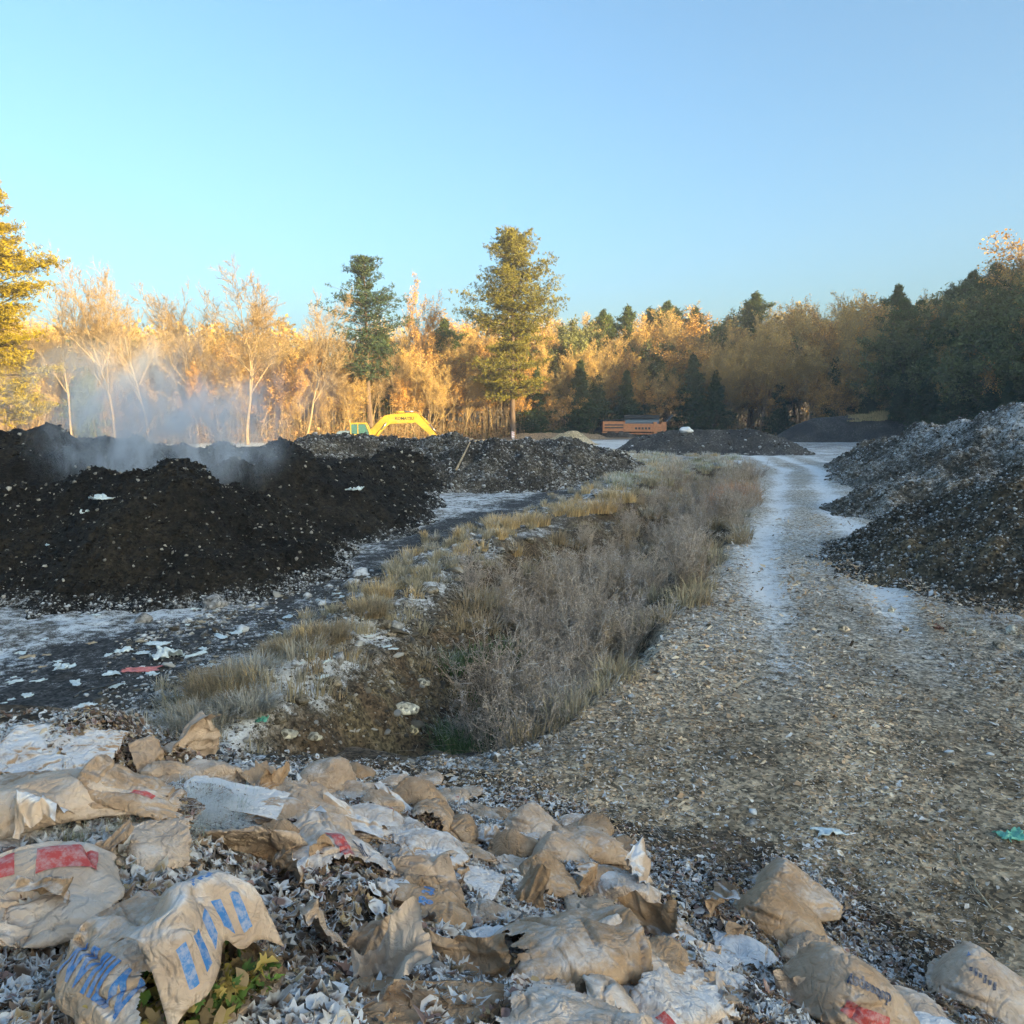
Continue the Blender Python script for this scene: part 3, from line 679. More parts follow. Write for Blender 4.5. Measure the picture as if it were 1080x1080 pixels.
# notable trees
px_ = lambda px, d: AT(px, d)
x, y = px_(392, 128)
put_tree(pine_meshes(301, 27, lambda f: 6.4*min(1, (1-f)*1.6)**.7*min(1, .45+f*2.2)*(.8+.25*math.sin(f*15)), col=(.04,.075,.045), first=.34, tier=1.05, dens=.8), 'pine_tree', x, y, TOP(272, 128), 27, .3, 'dark green pine with a long bare lower trunk, standing alone above the golden woods')
x, y = px_(541, 132)
put_tree(pine_meshes(302, 32, lambda f: 7.4*min(1, (1-f)*3.2)**.6*min(1,.6+f*2)*(.74+.28*math.sin(f*13+1)), col=(.17,.155,.035), first=.22, tier=1.0, dens=1.15), 'pine_tree', x, y, TOP(243, 132), 32, 1.1, 'tallest yellow green pine in the centre, broad and lit from the right')
x, y = px_(4, 84)
put_tree(pine_meshes(303, 30, lambda f: 5.6*min(1, (1-f)*2.2)**.7*(.75+.25*math.sin(f*14)), col=(.26,.20,.02), first=.12, tier=.95, dens=1.1), 'pine_tree', x, y, TOP(178, 84), 30, 2.0, 'bright yellow pine cut by the left edge of the picture')
x, y = px_(452, 138)
put_tree(tree_meshes('oak', 311, 24), 'oak_tree', x, y, TOP(290, 138), 24, .5, 'orange leaved oak between the dark pine and the tallest pine', w=.6)
x, y = px_(95, 112)
put_tree(pine_meshes(304, 12, lambda f: 3.2*(1-f)**.6, col=(.13,.15,.03), first=.08, tier=.7), 'pine_tree', x, y, TOP(385, 112), 12, 0, 'short yellow green pine low in the bare woods at the left')
for px, py, d, sd_, lb in ((122, 262, 104, 401, 'tall pale bare tree leaning left, the highest bare crown left of the steam'), (160, 272, 108, 402, 'slim pale bare tree with a swept crown just right of the highest bare one'), (262, 286, 112, 403, 'spreading fan shaped bare tree above the steaming windrow'),
                       (78, 300, 108, 404, 'pale bare tree beside the yellow pine at the left'), (322, 300, 116, 405, 'bare tree with a dark narrow trunk left of the dark pine'), (210, 300, 118, 406, 'thin bare tree between the swept crown and the fan shaped one')):
    x, y = px_(px, d); fan = sd_ == 403
    rng = np.random.default_rng(sd_)
    put_tree(tree_meshes('bare', sd_, 24), 'bare_tree', x, y, TOP(py, d), 24, sd_*.7, lb, w=1.25 if fan else .95)
# the wood: left part lit to the ground, right part climbing and drawing nearer
def wood_top(px):
    return np.interp(px, [-80, 0, 60, 130, 200, 300, 350, 420, 480, 560, 600, 660, 720, 780, 850, 905, 950, 1000, 1050, 1080, 1200, 1400], [330, 330, 345, 352, 345, 345, 362, 345, 345, 338, 335, 333, 330, 330, 322, 312, 316, 315, 290, 278, 240, 160])
def wood_dist(px): return np.interp(px, [-100, 200, 420, 560, 700, 850, 960, 1080, 1250, 1500], [112, 122, 134, 148, 165, 150, 132, 112, 92, 80])
lab = {'bare': 'one of the pale bare trees crowding the edge of the golden wood', 'brush': 'one of the thin tan trees with few leaves massed along the wood', 'oak': 'one of the rusty orange leaved oaks in the wood behind the yard',
       'green': 'one of the dark olive bushy trees in the shaded wood', 'pine': 'one of the yellow green pines whose tips rise over the wood', 'fir': 'one of the low dark evergreens at the shaded foot of the wood'}
nm_ = {'bare': 'bare_tree', 'brush': 'thin_tree', 'oak': 'oak_tree', 'green': 'bushy_tree', 'pine': 'pine_tree', 'fir': 'fir_tree'}
rw = random.Random(5); base_h = {'bare': 20, 'brush': 20, 'oak': 20, 'green': 20, 'pine': 20, 'fir': 16}
for row in range(5):
    step = (15, 18, 22, 26, 30)[row]; px = -90+row*7
    while px < 1330:
        d = float(wood_dist(px))+(-3, 6, 15, 26, 36)[row]+rw.uniform(-3, 3); top = float(wood_top(px))
        if px < 560: ks = ['brush']*6+['bare']*3+['oak']*(3 if px > 380 else 1)+['pine']*(1 if row > 0 else 0)
        elif px < 940: ks = ['brush']*8+['oak']*2+['green']*1+['pine']*(2 if row > 1 else 0)+['bare']
        else: ks = ['green']*3+['brush']*4+['oak']*2+['pine']*2
        kind = rw.choice(ks); py = top+(rw.uniform(12, 50), rw.uniform(0, 24), rw.uniform(-6, 16), rw.uniform(-8, 12), rw.uniform(-10, 10))[row]
        if kind == 'pine': py -= rw.uniform(2, 16)
        H = max(6, float(TOP(py, d))); x, y = px_(px, d)
        put_tree(rw.choice(T[kind]), nm_[kind], x, y, H, base_h[kind], rw.uniform(0, 6.28), lab[kind], group=lab[kind][11:], w=rw.uniform(.8, 1.2))
        px += step*rw.uniform(.7, 1.3)*(150/d)**.3
# low evergreens at the shaded foot of the right part, rusty shrubs among them
for px in list(range(560, 1240, 24)):
    d = float(wood_dist(px))-8+rw.uniform(-3, 2); py = rw.uniform(372, 405); kind = 'fir' if rw.random() < .62 else 'oak'
    x, y = px_(px+rw.uniform(-8, 8), d); H = float(TOP(py, d)); put_tree(rw.choice(T[kind]), nm_[kind], x, y, H, base_h[kind], rw.uniform(0, 6.28), lab[kind], group=lab[kind][11:], w=1.15)
# undergrowth along the foot of the wood
rng = np.random.default_rng(55); n = 26000; px = rng.uniform(-100, 1300, n); d = wood_dist(px)+rng.uniform(-9, 18, n); x = (px-540)/FPX*d
h = rng.gamma(2.2, .9, n)*(1+.6*fbm(x*.15, d*.15, s=83)); z = base_z(x, d)
P = np.stack([x, d, z+rng.random(n)*h], -1); V, F = tri_cards(P, rng.uniform(.25, .6, n), rng, 2)
cc = np.array([C_(.34,.19,.08), C_(.42,.26,.12), C_(.22,.13,.06), C_(.14,.13,.05)])[rng.integers(0, 4, n)]*rng.uniform(.6, 1.3, (n, 1))
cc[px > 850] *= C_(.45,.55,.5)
st = np.stack([x, d, z, x+rng.normal(0, .5, n), d+rng.normal(0, .4, n), z+h*1.5, np.full(n, .03), np.full(n, .012)], -1)[:12000]; Vt, Ft = tubes(st, 3)
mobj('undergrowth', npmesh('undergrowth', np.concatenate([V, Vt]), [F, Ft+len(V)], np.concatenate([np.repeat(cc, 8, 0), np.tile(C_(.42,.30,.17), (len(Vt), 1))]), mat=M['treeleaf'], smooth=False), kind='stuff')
# far-off wood closing the gaps behind, and the wood outside the frame to the right that shades the yard
rng = np.random.default_rng(56); n = 60000; px = rng.uniform(-160, 1400, n); d = wood_dist(px)+rng.uniform(26, 60, n); x = (px-540)/FPX*d
crown = (438-wood_top(px)-14+26*fbm(px*.03, px*0, o=3, s=5))/FPX*d+EYE; z = base_z(x, d)+np.maximum(crown, 3)*rng.random(n)**.7
V, F = tri_cards(np.stack([x, d, z], -1), rng.uniform(.5, 1.1, n), rng, 2)
k = rng.random((n, 1)); cc = np.where(k < .7, C_(.55,.38,.17), np.where(k < .8, C_(.2,.18,.06), C_(.55,.32,.09)))*rng.uniform(.6, 1.2, (n, 1))
mobj('distant_wood', npmesh('distant_wood', V, F, np.repeat(cc, 8, 0), mat=M['treeleaf'], smooth=False), kind='stuff')
rng = np.random.default_rng(57); n = 64000; y = rng.uniform(-190, 108, n); x = 90+rng.uniform(0, 34, n)+.06*(100-y)*0
top = np.interp(y, [-45, -10], [28.5, 21.5])+2.5*fbm(y*.09, x*.09, s=6)+2.5*vnoise(y*.35, x*.35, s=8)
z = base_z(x, y)*.25+top*rng.random(n)**.75
V, F = tri_cards(np.stack([x, y, z], -1), rng.uniform(1.0, 2.0, n), rng, 2)
cc = np.where(rng.random((n, 1)) < .5, C_(.10,.11,.045), C_(.26,.16,.08))*rng.uniform(.6, 1.2, (n, 1))
ts = []; 
for i in range(150): ty = rng.uniform(-185, 104); tx_ = 90+rng.uniform(0, 30); ts.append((tx_, ty, 0, tx_+rng.normal(0, .6), ty, 20, .35, .15))
Vt, Ft = tubes(ts, 6)
mobj('shading_wood', npmesh('shading_wood', np.concatenate([V, Vt]), [F, Ft+len(V)], np.concatenate([np.repeat(cc, 8, 0), np.tile(C_(.14,.1,.08), (len(Vt), 1))]), mat=M['treeleaf'], smooth=False), kind='stuff')
# ------------------------------------------------------------------ paper leaf bags
NI, NJ = 80, 52            # round the girth, along the length
def sim_bag(seed, fill=1., open_=False, cinch=1., kink=0., W=.70, L=.86, steps=150, slump=0., lean=0.):
    """a flat paper tube filled from inside and laid on the ground, relaxed as an almost inextensible sheet"""
    g = np.random.default_rng(seed); th = np.arange(NI)*2*np.pi/NI; t = np.linspace(0, 1, NJ)
    a = W/2*.80; b = .13*min(fill, 1.1)+.03
    if open_: b = .15*min(fill, 1.1)+.02
    endf = np.clip(np.minimum(t*5, (1-t)*5 if not open_ else 9), .05, 1)
    # equal-arc ellipse
    P = np.zeros((NI, NJ, 3))
    if fill > .3: a = .235; b = .14+.06*min(fill, 1.1)
    endf = np.clip((1-t)*3.5 if not open_ else 9+0*t, .06, 1); fl_ = np.clip(fill*1.6, .1, 1); endf = endf*(fl_+(1-fl_)*np.clip(t*5, .08, 1))
    P[..., 0] = (t-.5)[None]*L; P[..., 1] = a*np.sign(np.cos(th))[:, None]*np.abs(np.cos(th))[:, None]**.8*(1+.35*(1-np.minimum(endf, 1)))[None]; P[..., 2] = b*np.sin(th)[:, None]*endf[None]+b+.02
    P[:, 0, 1:] = P[:, 0, 1:]*[.88, .88]+[0, b*.1]
    P += g.normal(0, .006, P.shape)
    lr = 2*W/NI; lc = L/(NJ-1); V = np.zeros_like(P); h = 1/60.
    Ii = np.arange(NI); pair = (-Ii) % NI
    lumps = .75+.5*np.array([[vnoise(np.array(3*math.cos(x)), np.array(6*y), np.array(3*math.sin(x)), seed) for y in t] for x in th])
    prof = np.ones(NJ) if not open_ else (1-(.62+.15*slump)*sst(.5, .98, t))
    prof = prof*(1-kink*np.exp(-((t-.5-.08*g.normal())/.06)**2))
    def con(A, B, r, stiff=1., comp=1.):
        d = B-A; l = np.linalg.norm(d, axis=-1, keepdims=True)+1e-9; c = (l-r)/l*.5*stiff
        c = np.where(l < r, c*comp, c); A += d*c; B -= d*c
    for st in range(steps):
        du = np.roll(P, -1, 0)-np.roll(P, 1, 0); dv = np.gradient(P, axis=1); N = np.cross(dv, du); 
        N /= np.linalg.norm(N, axis=-1, keepdims=True)+1e-9
        c0 = P.mean((0, 1)); 
        if (N*(P-c0)).sum() < 0: N = -N
        press = 17*fill*lumps[..., None]*prof[None, :, None]*(1 if st > 5 else .3)
        V += h*(N*press+np.array([0, 0, -9.8])*(1.0 if not open_ else .9)); V *= .93
        Q = P+V*h
        for it in range(7):
            for s0 in (0, 1):
                if s0 == 0: A, B = Q[0::2], Q[1::2]; con(A, B, lr, 1, 1.)
                else:
                    A = Q[1::2].copy(); B = np.roll(Q[0::2], -1, 0); con(A, B, lr, 1, 1.); Q[1::2] = A; Q[0::2] = np.roll(B, 1, 0)
                A = Q[:, s0:NJ-1:2][:, :(NJ-1-s0+1)//2]; B = Q[:, s0+1::2]; k = min(A.shape[1], B.shape[1]); con(A[:, :k], B[:, :k], lc, 1, 1.)
            # shear and light bending
            A = Q[:, :-1].copy(); B = np.roll(Q, -1, 0)[:, 1:].copy(); D = B-A; l = np.linalg.norm(D, axis=-1, keepdims=True)+1e-9; r = math.hypot(lr, lc); c = D*(l-r)/l*.16
            Q[:, :-1] += c; Q[:, 1:] -= np.roll(c, 1, 0)
            A = np.roll(Q, -1, 0)[:, :-1].copy(); B = Q[:, 1:].copy(); D = B-A; l = np.linalg.norm(D, axis=-1, keepdims=True)+1e-9; c = D*(l-r)/l*.16
            Q[:, 1:] -= c; Q[:, :-1] += np.roll(c, 1, 0)
            for ss, rr in ((2, 2*lr),):
                A = Q; B = np.roll(Q, -ss, 0); D = B-A; l = np.linalg.norm(D, axis=-1, keepdims=True)+1e-9; c = D*np.where(l < rr, (l-rr)/l, 0)*.03; Q = Q+c-np.roll(c, ss, 0)
            D = Q[:, 2:]-Q[:, :-2]; l = np.linalg.norm(D, axis=-1, keepdims=True)+1e-9; c = D*np.where(l < 2*lc, (l-2*lc)/l, 0)*.03; Q[:, :-2] += c; Q[:, 2:] -= c
            if fill > .3:                                        # the flat gusseted bottom
                r0 = Q[:, 0]; c_ = r0.mean(0); ax_ = Q[:, 4].mean(0)-c_; ax_ /= np.linalg.norm(ax_)+1e-9
                q0 = r0-((r0-c_)@ax_)[:, None]*ax_[None]*.8; rr_ = np.linalg.norm(q0-c_, axis=1, keepdims=True); mx = .20 if fill > .6 else .21
                Q[:, 0] = c_+(q0-c_)*np.minimum(1, mx/(rr_+1e-9))
            else: Q[:, 0] = (Q[:, 0]+Q[pair, 0])/2
            for j in (() if open_ else (NJ-1,)):
                m = (Q[:, j]+Q[pair, j])/2; Q[:, j] = m
                if j and cinch < 1:
                    cc = m.mean(0); Q[:, j] = cc+(m-cc)*[1, cinch, 1]
            fl = Q[..., 2] < 0; Q[..., 2] = np.where(fl, 0, Q[..., 2])
        V = (Q-P)/h; V[fl] *= [.3, .3, 0]; vm = np.linalg.norm(V, axis=-1, keepdims=True); V *= np.minimum(1, 2.5/(vm+1e-9)); P = Q
    # settle it square: length along x, highest line of the sack at a quarter turn, centred
    ax = P[:, -1].mean(0)-P[:, 0].mean(0); a = -math.atan2(ax[1], ax[0]); c, s_ = math.cos(a), math.sin(a); P = np.stack([P[..., 0]*c-P[..., 1]*s_, P[..., 0]*s_+P[..., 1]*c, P[..., 2]], -1)
    top = int(np.argmax(P[:, NJ//3:2*NJ//3, 2].mean(1))); P = np.roll(P, NI//4-top, 0); m = (P.reshape(-1, 3).max(0)+P.reshape(-1, 3).min(0))/2; P[..., 0] -= m[0]; P[..., 1] -= m[1]
    if P[0, :, 1].mean() < P[NI//2, :, 1].mean(): P = np.roll(P[::-1], NI//2+1, 0)
    return P
def up2(P):
    """double the grid both ways (smooth), keeping the sheet closed round"""
    A = np.zeros((NI*2, NJ, 3)); A[0::2] = P; A[1::2] = (np.roll(P, 1, 0)*-1+9*P+9*np.roll(P, -1, 0)-np.roll(P, -2, 0))/16
    B = np.zeros((NI*2, NJ*2-1, 3)); B[:, 0::2] = A; B[:, 1::2] = (A[:, :-1]+A[:, 1:])/2; return B
def crease(P, seed, amp=.006, n=16):
    """folds of a paper sack, laid out on the sheet itself: gathers running in from both ends, a few long straight creases, soft dents"""
    g = np.random.default_rng(seed); ni, nj = P.shape[:2]; W2 = 1.40; L = .86; k = amp/.008
    S = (np.arange(ni)/ni*W2)[:, None]+np.zeros((1, nj)); T = (np.arange(nj)/(nj-1)*L)[None]+np.zeros((ni, 1)); t = T/L; th = S/W2*2*np.pi
    tri = lambda v: np.abs((v % 1)-.5)*2; C, D = np.cos(th), np.sin(th)
    wob = vnoise(C*2.2, D*2.2, T*4, seed); wob2 = vnoise(C*5, D*5, T*7, seed+1)
    h = .014*k*fbm(C*1.4, D*1.4, T*5, o=2, s=seed+2)
    fade1 = sst(.62, 1.0, t+.18*wob); fade0 = sst(.26, .0, t+.12*wob2)
    h += .013*fade1*(tri(th*19/6.283+.5*wob+.25*wob2)-.5)+.007*fade1*(tri(th*41/6.283+.7*wob2)-.5)
    h += .009*fade0*(tri(th*13/6.283+.6*wob2)-.5)
    for i in range(int(n*k**1.3)):
        cs, ct = g.uniform(0, W2), g.uniform(.05, L-.05); a = g.normal(0, .45) if g.random() < .6 else g.uniform(0, 3.14); ln = g.uniform(.08, .32); w = g.uniform(.012, .03); A = g.uniform(.35, 1.)*amp*1.5
        ds = (S-cs+W2/2) % W2-W2/2; dt = T-ct; u = dt*math.cos(a)+ds*math.sin(a); v = -dt*math.sin(a)+ds*math.cos(a)+.012*wob2+.25*u*u*g.choice([-1, 1])
        m = sst(1, .35, np.abs(u)/ln)
        h += m*A*(-np.maximum(0, 1-np.abs(v)/w)+.7*np.where(v > 0, np.exp(-v/(w*2.2)), 0)*(np.abs(v) < w*9))
    fr = .0035*k*(tri(fbm(C*2.5, D*2.5, T*8, o=2, s=seed+5)*3)-.5)
    h += fr*sst(-.2, .4, wob)
    du = np.roll(P, -1, 0)-np.roll(P, 1, 0); dv = np.gradient(P, axis=1); N = np.cross(dv, du); N /= np.linalg.norm(N, axis=-1, keepdims=True)+1e-9
    if N[ni//4, nj//3, 2] < 0: N = -N
    e = np.ones(nj); e[0] = 0
    return P+N*(2.2*h*e[None])[..., None], N
def bag_mesh(P, open_, cap_twist=True):
    ni, nj = P.shape[:2]; i = np.arange(ni); I = (i[:, None]*nj+np.arange(nj)[None]); J = np.roll(I, -1, 0)
    F = np.stack([I[:, :-1], I[:, 1:], J[:, 1:], J[:, :-1]], -1).reshape(-1, 4)
    ring = P[:, 0]; c = ring.mean(0); ax = P[:, 6].mean(0)-c; ax /= np.linalg.norm(ax)+1e-9; V = [P.reshape(-1, 3)]; off = ni*nj; prev = I[:, 0]; Fs = [F]
    for f, o in ((.8, .018), (.55, .028), (.28, .03), (.03, .031)):
        w = c+(ring-c)*f-ax*o+.006*np.stack([vnoise(ring[:, 1]*14+f*9, ring[:, 2]*14, s=3)]*3, -1)*(f < .9); V.append(w); cur = off+i; Fs.append(np.stack([prev, np.roll(prev, -1), np.roll(cur, -1), cur], -1)); prev = cur; off += ni
    return np.concatenate(V), np.concatenate(Fs)
BAGS = {}
def make_proto(key, seed, **k):
    cr = k.pop('cr', .006); cut = k.pop('cut', None); P = sim_bag(seed, **k); P = up2(P); P, N = crease(P, seed, cr); V_, F_ = bag_mesh(P, 0)
    if cut:                                              # the mouth torn open along a ragged line over the top
        ni, nj = P.shape[:2]; nf = ni*(nj-1); ii = np.arange(nf)//(nj-1)/ni; jj = (np.arange(nf) % (nj-1))/nj
        edge = cut+.34*np.abs(ii*4-1)**1.6+.05*vnoise(ii*40, ii*0, s=seed)+.03*vnoise(ii*110, ii*0, s=seed+1)
        keep = np.ones(len(F_), bool); keep[:nf] = ~((ii < .5) & (jj > edge)); keep[:nf] &= jj < .97+.03*vnoise(ii*60, ii*0, s=seed+4); F_ = F_[keep]
    me = npmesh('bag_body', V_, F_, mat=M['paper'])
    BAGS[key] = dict(P=P, me=me, open=k.get('open_', False))
make_proto('full', 1, fill=1.38, cinch=.5, cr=.0085); make_proto('full2', 2, fill=1.22, cinch=.4, cr=.009); make_proto('kink', 3, fill=1.15, kink=.9, cinch=.5, cr=.009)
make_proto('short', 4, fill=1.2, L=.62, cinch=.45, cr=.009); make_proto('half', 5, fill=.95, cinch=.6, cr=.010); make_proto('flat', 6, fill=.3, cr=.008)
make_proto('open', 7, fill=1.2, open_=True, cr=.009, slump=-2.8, cut=.74); make_proto('open2', 8, fill=1.0, open_=True, slump=-1.4, cr=.012, cut=.66); make_proto('openflat', 9, fill=.75, open_=True, slump=-2., cr=.012, cut=.6)
make_proto('hero', 10, fill=1.2, open_=True, L=.80, slump=-2.6, cr=.011, cut=.55)
# leaves that fill an open mouth
def fill_mesh(key, pal=PAL, n=420, t0=.45, size=.075, frost=.0, seed=0):
    P = BAGS[key]['P']; ni, nj = P.shape[:2]; g = np.random.default_rng(seed+3)
    j = (t0+(1.0-t0)*g.random(n)**.8)*(nj-1); j = j.astype(int); i = g.integers(0, ni, n); ax = P[:, j].mean(0)*1.0; s_ = g.random(n)[:, None]**.45*.93
    pts = ax*(1-s_)+P[i, j]*s_; pts[:, 2] *= .82; pts[:, 0] -= .02; pts[:, 2] = np.maximum(pts[:, 2], .01)
    c = pal[g.integers(0, len(pal), n)]*g.uniform(.7, 1.3, (n, 1))
    return scatter('leaf_filling', LEAFN, pts, rotmats(n, tilt=1.0), g.uniform(.6, 1.3, n)*size, c, np.full(n, frost), M['leaf'])
FILL = {k: fill_mesh(k, seed=i) for i, k in enumerate(('open', 'open2', 'openflat'))}
YG = np.array([(.30,.24,.06),(.13,.22,.05),(.36,.27,.09),(.20,.14,.07),(.09,.16,.04),(.12,.08,.05),(.25,.18,.10)])
FILL['hero'] = fill_mesh('hero', YG, 700, .3, .085, -.5, 9)
# printing: flat outlines laid in the sheet's own (s, t) coordinates
def text_tris(txt, size=1., bold=0.):
    cu = bpy.data.curves.new('lettering', 'FONT'); cu.body = txt; cu.size = size; cu.align_x = 'CENTER'; cu.align_y = 'CENTER'; cu.resolution_u = 3; cu.offset = bold
    ob = bpy.data.objects.new('lettering', cu); COL.objects.link(ob); dg = bpy.context.evaluated_depsgraph_get(); dg.update()
    me = bpy.data.meshes.new_from_object(ob.evaluated_get(dg)); V = [tuple(v.co[:2]) for v in me.vertices]; F = [tuple(p.vertices) for p in me.polygons]
    bpy.data.objects.remove(ob); bpy.data.curves.remove(cu); bpy.data.meshes.remove(me); return V, F
def shape(kind, w, h):
    if kind == 'bar': return [(-w/2, -h/2), (w/2, -h/2), (w/2, h/2), (-w/2, h/2)], [(0, 1, 2, 3)]
    if kind == 'disc': n = 16; return [(w/2*math.cos(6.283*i/n), h/2*math.sin(6.283*i/n)) for i in range(n)], [tuple(range(n))]
    if kind == 'ring':
        n = 6; V = [(r*w/2*math.cos(6.283*i/n), r*h/2*math.sin(6.283*i/n)) for r in (1, .78) for i in range(n)]; return V, [(i, (i+1) % n, (i+1) % n+n, i+n) for i in range(n)]
def print_on(bag, key, items, mat, name='printing', side=0):
    """items: (V2, F2, centre_s metres across, centre_t metres along, angle). s=0 is the middle of the top sheet"""
    import bmesh
    P = BAGS[key]['P']; ni, nj = P.shape[:2]; W, L = .70, .86 if key != 'short' else .58
    bm = bmesh.new()
    for V, F, cs, ct, an in items:
        ca, sa = math.cos(an), math.sin(an); vs = [bm.verts.new((cs-(x*ca-y*sa), ct+x*sa+y*ca, 0)) for x, y in V]
        for f in F:
            try: bm.faces.new([vs[k] for k in f])
            except ValueError: pass
    xs = [v.co.x for v in bm.verts]; ys = [v.co.y for v in bm.verts]
    for axis, lo_, hi in ((0, min(xs), max(xs)), (1, min(ys), max(ys))):
        q = lo_
        while q < hi:
            q += .008; no = (1, 0, 0) if axis == 0 else (0, 1, 0); co = (q, 0, 0) if axis == 0 else (0, q, 0)
            bmesh.ops.bisect_plane(bm, geom=bm.verts[:]+bm.edges[:]+bm.faces[:], plane_co=co, plane_no=no)
    du = np.roll(P, -1, 0)-np.roll(P, 1, 0); dv = np.gradient(P, axis=1); N = np.cross(dv, du); N /= np.linalg.norm(N, axis=-1, keepdims=True)+1e-9
    if N[ni//4, nj//3, 2] < 0: N = -N
    xt = np.maximum.accumulate(P[ni//4, :, 0])+np.arange(nj)*1e-5; xm = (xt[0]+xt[-1])/2; xs_ = (xt[-1]-xt[0])/L
    def samp(A, i, j):
        i0 = int(math.floor(i)) % ni; i1 = (i0+1) % ni; j = min(max(j, 0), nj-1.001); j0 = int(j); fi = i-math.floor(i); fj = j-j0
        return (A[i0, j0]*(1-fi)+A[i1, j0]*fi)*(1-fj)+(A[i0, j0+1]*(1-fi)+A[i1, j0+1]*fi)*fj
    for v in bm.verts:
        i = ni/4-v.co.x/(2*W)*ni; j = float(np.interp((v.co.y-L/2)*.84, xt, np.arange(nj))); p = samp(P, i, j)+samp(N, i, j)*.0045; v.co = p
    me = bpy.data.meshes.new(name); bm.to_mesh(me); bm.free(); me.materials.append(mat)
    return mobj(name, me, bag)
def put_bag(key, px, py, yaw, label, frosty=0., sc=1., pitch=0., roll=0., lift=0., flip=False, sink=.04, cat='leaf bag', squash=1., group='brown paper leaf bags tipped on the heap'):
    sc = sc*(1.06 if key != 'hero' else .9)*(.74 if (500 < px < 830 and py > 1015) else .93); sink = sink-.07; x, y, z = hit(px, py, .15)
    nrm = surf_normal(surf_z, np.array([x]), np.array([y]), .3)[0]; nrm = nrm/np.linalg.norm(nrm); nrm = nrm*.75+np.array([0, 0, .25])
    Rm = Matrix(align(nrm[None])[0].tolist()).to_4x4(); q = Vector((math.cos(R(yaw)), math.sin(R(yaw)), 0)); q = Rm.inverted() @ q
    rz = math.atan2(q.y, q.x); Mx = Matrix.Translation((x, y, z-sink+lift)) @ Rm @ Matrix.Rotation(rz, 4, 'Z') @ Matrix.Rotation(-R(pitch), 4, 'Y') @ Matrix.Rotation(R(roll), 4, 'X')
    e = link(bpy.data.objects.new('leaf_bag', None)); e.empty_display_size = .2; e.matrix_world = Mx @ Matrix.Diagonal((sc, sc*(-1 if False else 1), sc*squash, 1))
    tag(e, label, cat, group); b = mobj('bag_body', BAGS[key]['me'], e); b['frosty'] = float(frosty)
    if key in FILL: mobj('leaf_filling', FILL[key], e, **({'kind': 'stuff'} if False else {}))
    return e
B = put_bag
hero = B('hero', 172, 1022, -32, 'large torn bag with blue lettering, green and yellow leaves in its mouth, lower left', .15, .92, roll=6, sink=.0)
b1 = B('flat', 60, 775, 8, 'flat frost whitened bag topmost at the left edge of the heap', .55, .85, squash=1.4)
B('open', 62, 836, 30, 'big crumpled brown bag torn open towards the right, below the frost whitened one', -.05, .86, roll=-10)
b3 = B('open2', 146, 826, 14, 'opened bag full of frosty leaves, right of the big crumpled one', .1, .76)
B('short', 182, 808, 115, 'small upright bag corner with a dark fold behind the opened frosty one', -.05, .7, pitch=25)
b6 = B('half', 28, 915, 10, 'bag with wide red bands cut by the left edge of the picture', -.05, 1.05)
b7 = B('half', 262, 884, 14, 'flat sided bag printed with a red six sided emblem, above the large blue lettered one', .0, .95, roll=-38, lift=.06)
b8 = B('open2', 350, 890, -62, 'bag turned inside out with a red lining stripe, right of the red emblem bag', .15, .85)
B('flat', 246, 822, 6, 'frosty flattened bag between the grass clippings and the heap rim', .65, .75)
B('short', 322, 822, 20, 'plump little bag at the rim, leftmost of the row of brown bags', .0, .75)
B('half', 362, 822, -20, 'creased bag in the rim row just right of the plump little one', .05, .72)
B('short', 398, 822, 95, 'narrow pinched bag in the rim row, third from its left end', -.05, .62)
b13 = B('half', 388, 850, -25, 'pinkish frosted bag lying in front of the rim row with a faint red print', .3, .8)
b14 = B('full', 440, 833, 70, 'tan bag with a sharp fold beside the bag with a round blue mark', -.05, .72)
b15 = B('short', 473, 830, 10, 'bag with a round blue mark on top at the far rim of the heap', .0, .8)
B('open', 455, 852, -100, 'small gaping bag showing a dark mouth below the blue marked rim bag', .0, .5)
B('short', 507, 848, 60, 'smooth round bag like a ball between the two blue marked bags', .05, .78)
B('half', 452, 878, -8, 'long frosty bag lying flat below the smooth round one', .4, .82)
B('short', 500, 884, 80, 'stubby bag end at the right tip of the long frosty bag', .05, .55)
b20 = B('full', 563, 866, -24, 'plump bag with a blue smudge at its left end on the rim', .05, .78)
B('half', 606, 858, -15, 'pale bag tucked behind the plump blue smudged one', .3, .62)
B('full2', 577, 912, -18, 'square cut tan bag end in the leaves below the plump blue smudged bag', .0, .66)
B('open', 618, 886, 28, 'long bag opening to the right over dark leaves, at the edge of the chips', .1, .82)
B('half', 640, 912, -50, 'crumpled bag just below the long one that opens to the right', .15, .6)
B('kink', 662, 922, 80, 'pale upright pinched bag at the edge of the chips', .25, .68)
B('short', 684, 950, 40, 'small tan bag at the right below the pale pinched one', .05, .72)
B('open2', 632, 955, 88, 'bag with a peaked dark triangular opening above the arched bag', -.1, .68, pitch=12)
b28 = B('kink', 447, 942, 80, 'half buried bag standing in the leaves with blue handwritten letters', -.1, .75, pitch=30)
B('half', 524, 978, 20, 'frost covered bag almost buried in leaves left of the arched bag', .6, .6)
B('short', 572, 962, 15, 'small bag half under leaves above the arched bag', .1, .6)
B('open', 590, 1003, 205, 'arched bag with a wide dark mouth full of leaves, lower centre', .1, .95, roll=12)
b32 = B('full2', 654, 992, -30, 'smooth bag with a faint green print behind the arched bag', .15, .7)
B('half', 668, 1056, 118, 'big smooth folded bag rising to a peak at the bottom edge', .1, 1.05, pitch=22, roll=20)
B('open2', 590, 1068, 150, 'bag with brown hollow folds at the bottom edge left of the peaked one', .15, .95)
b35 = B('kink', 722, 1050, -50, 'frosted bag with a red lower edge right of the peaked bag', .35, .8)
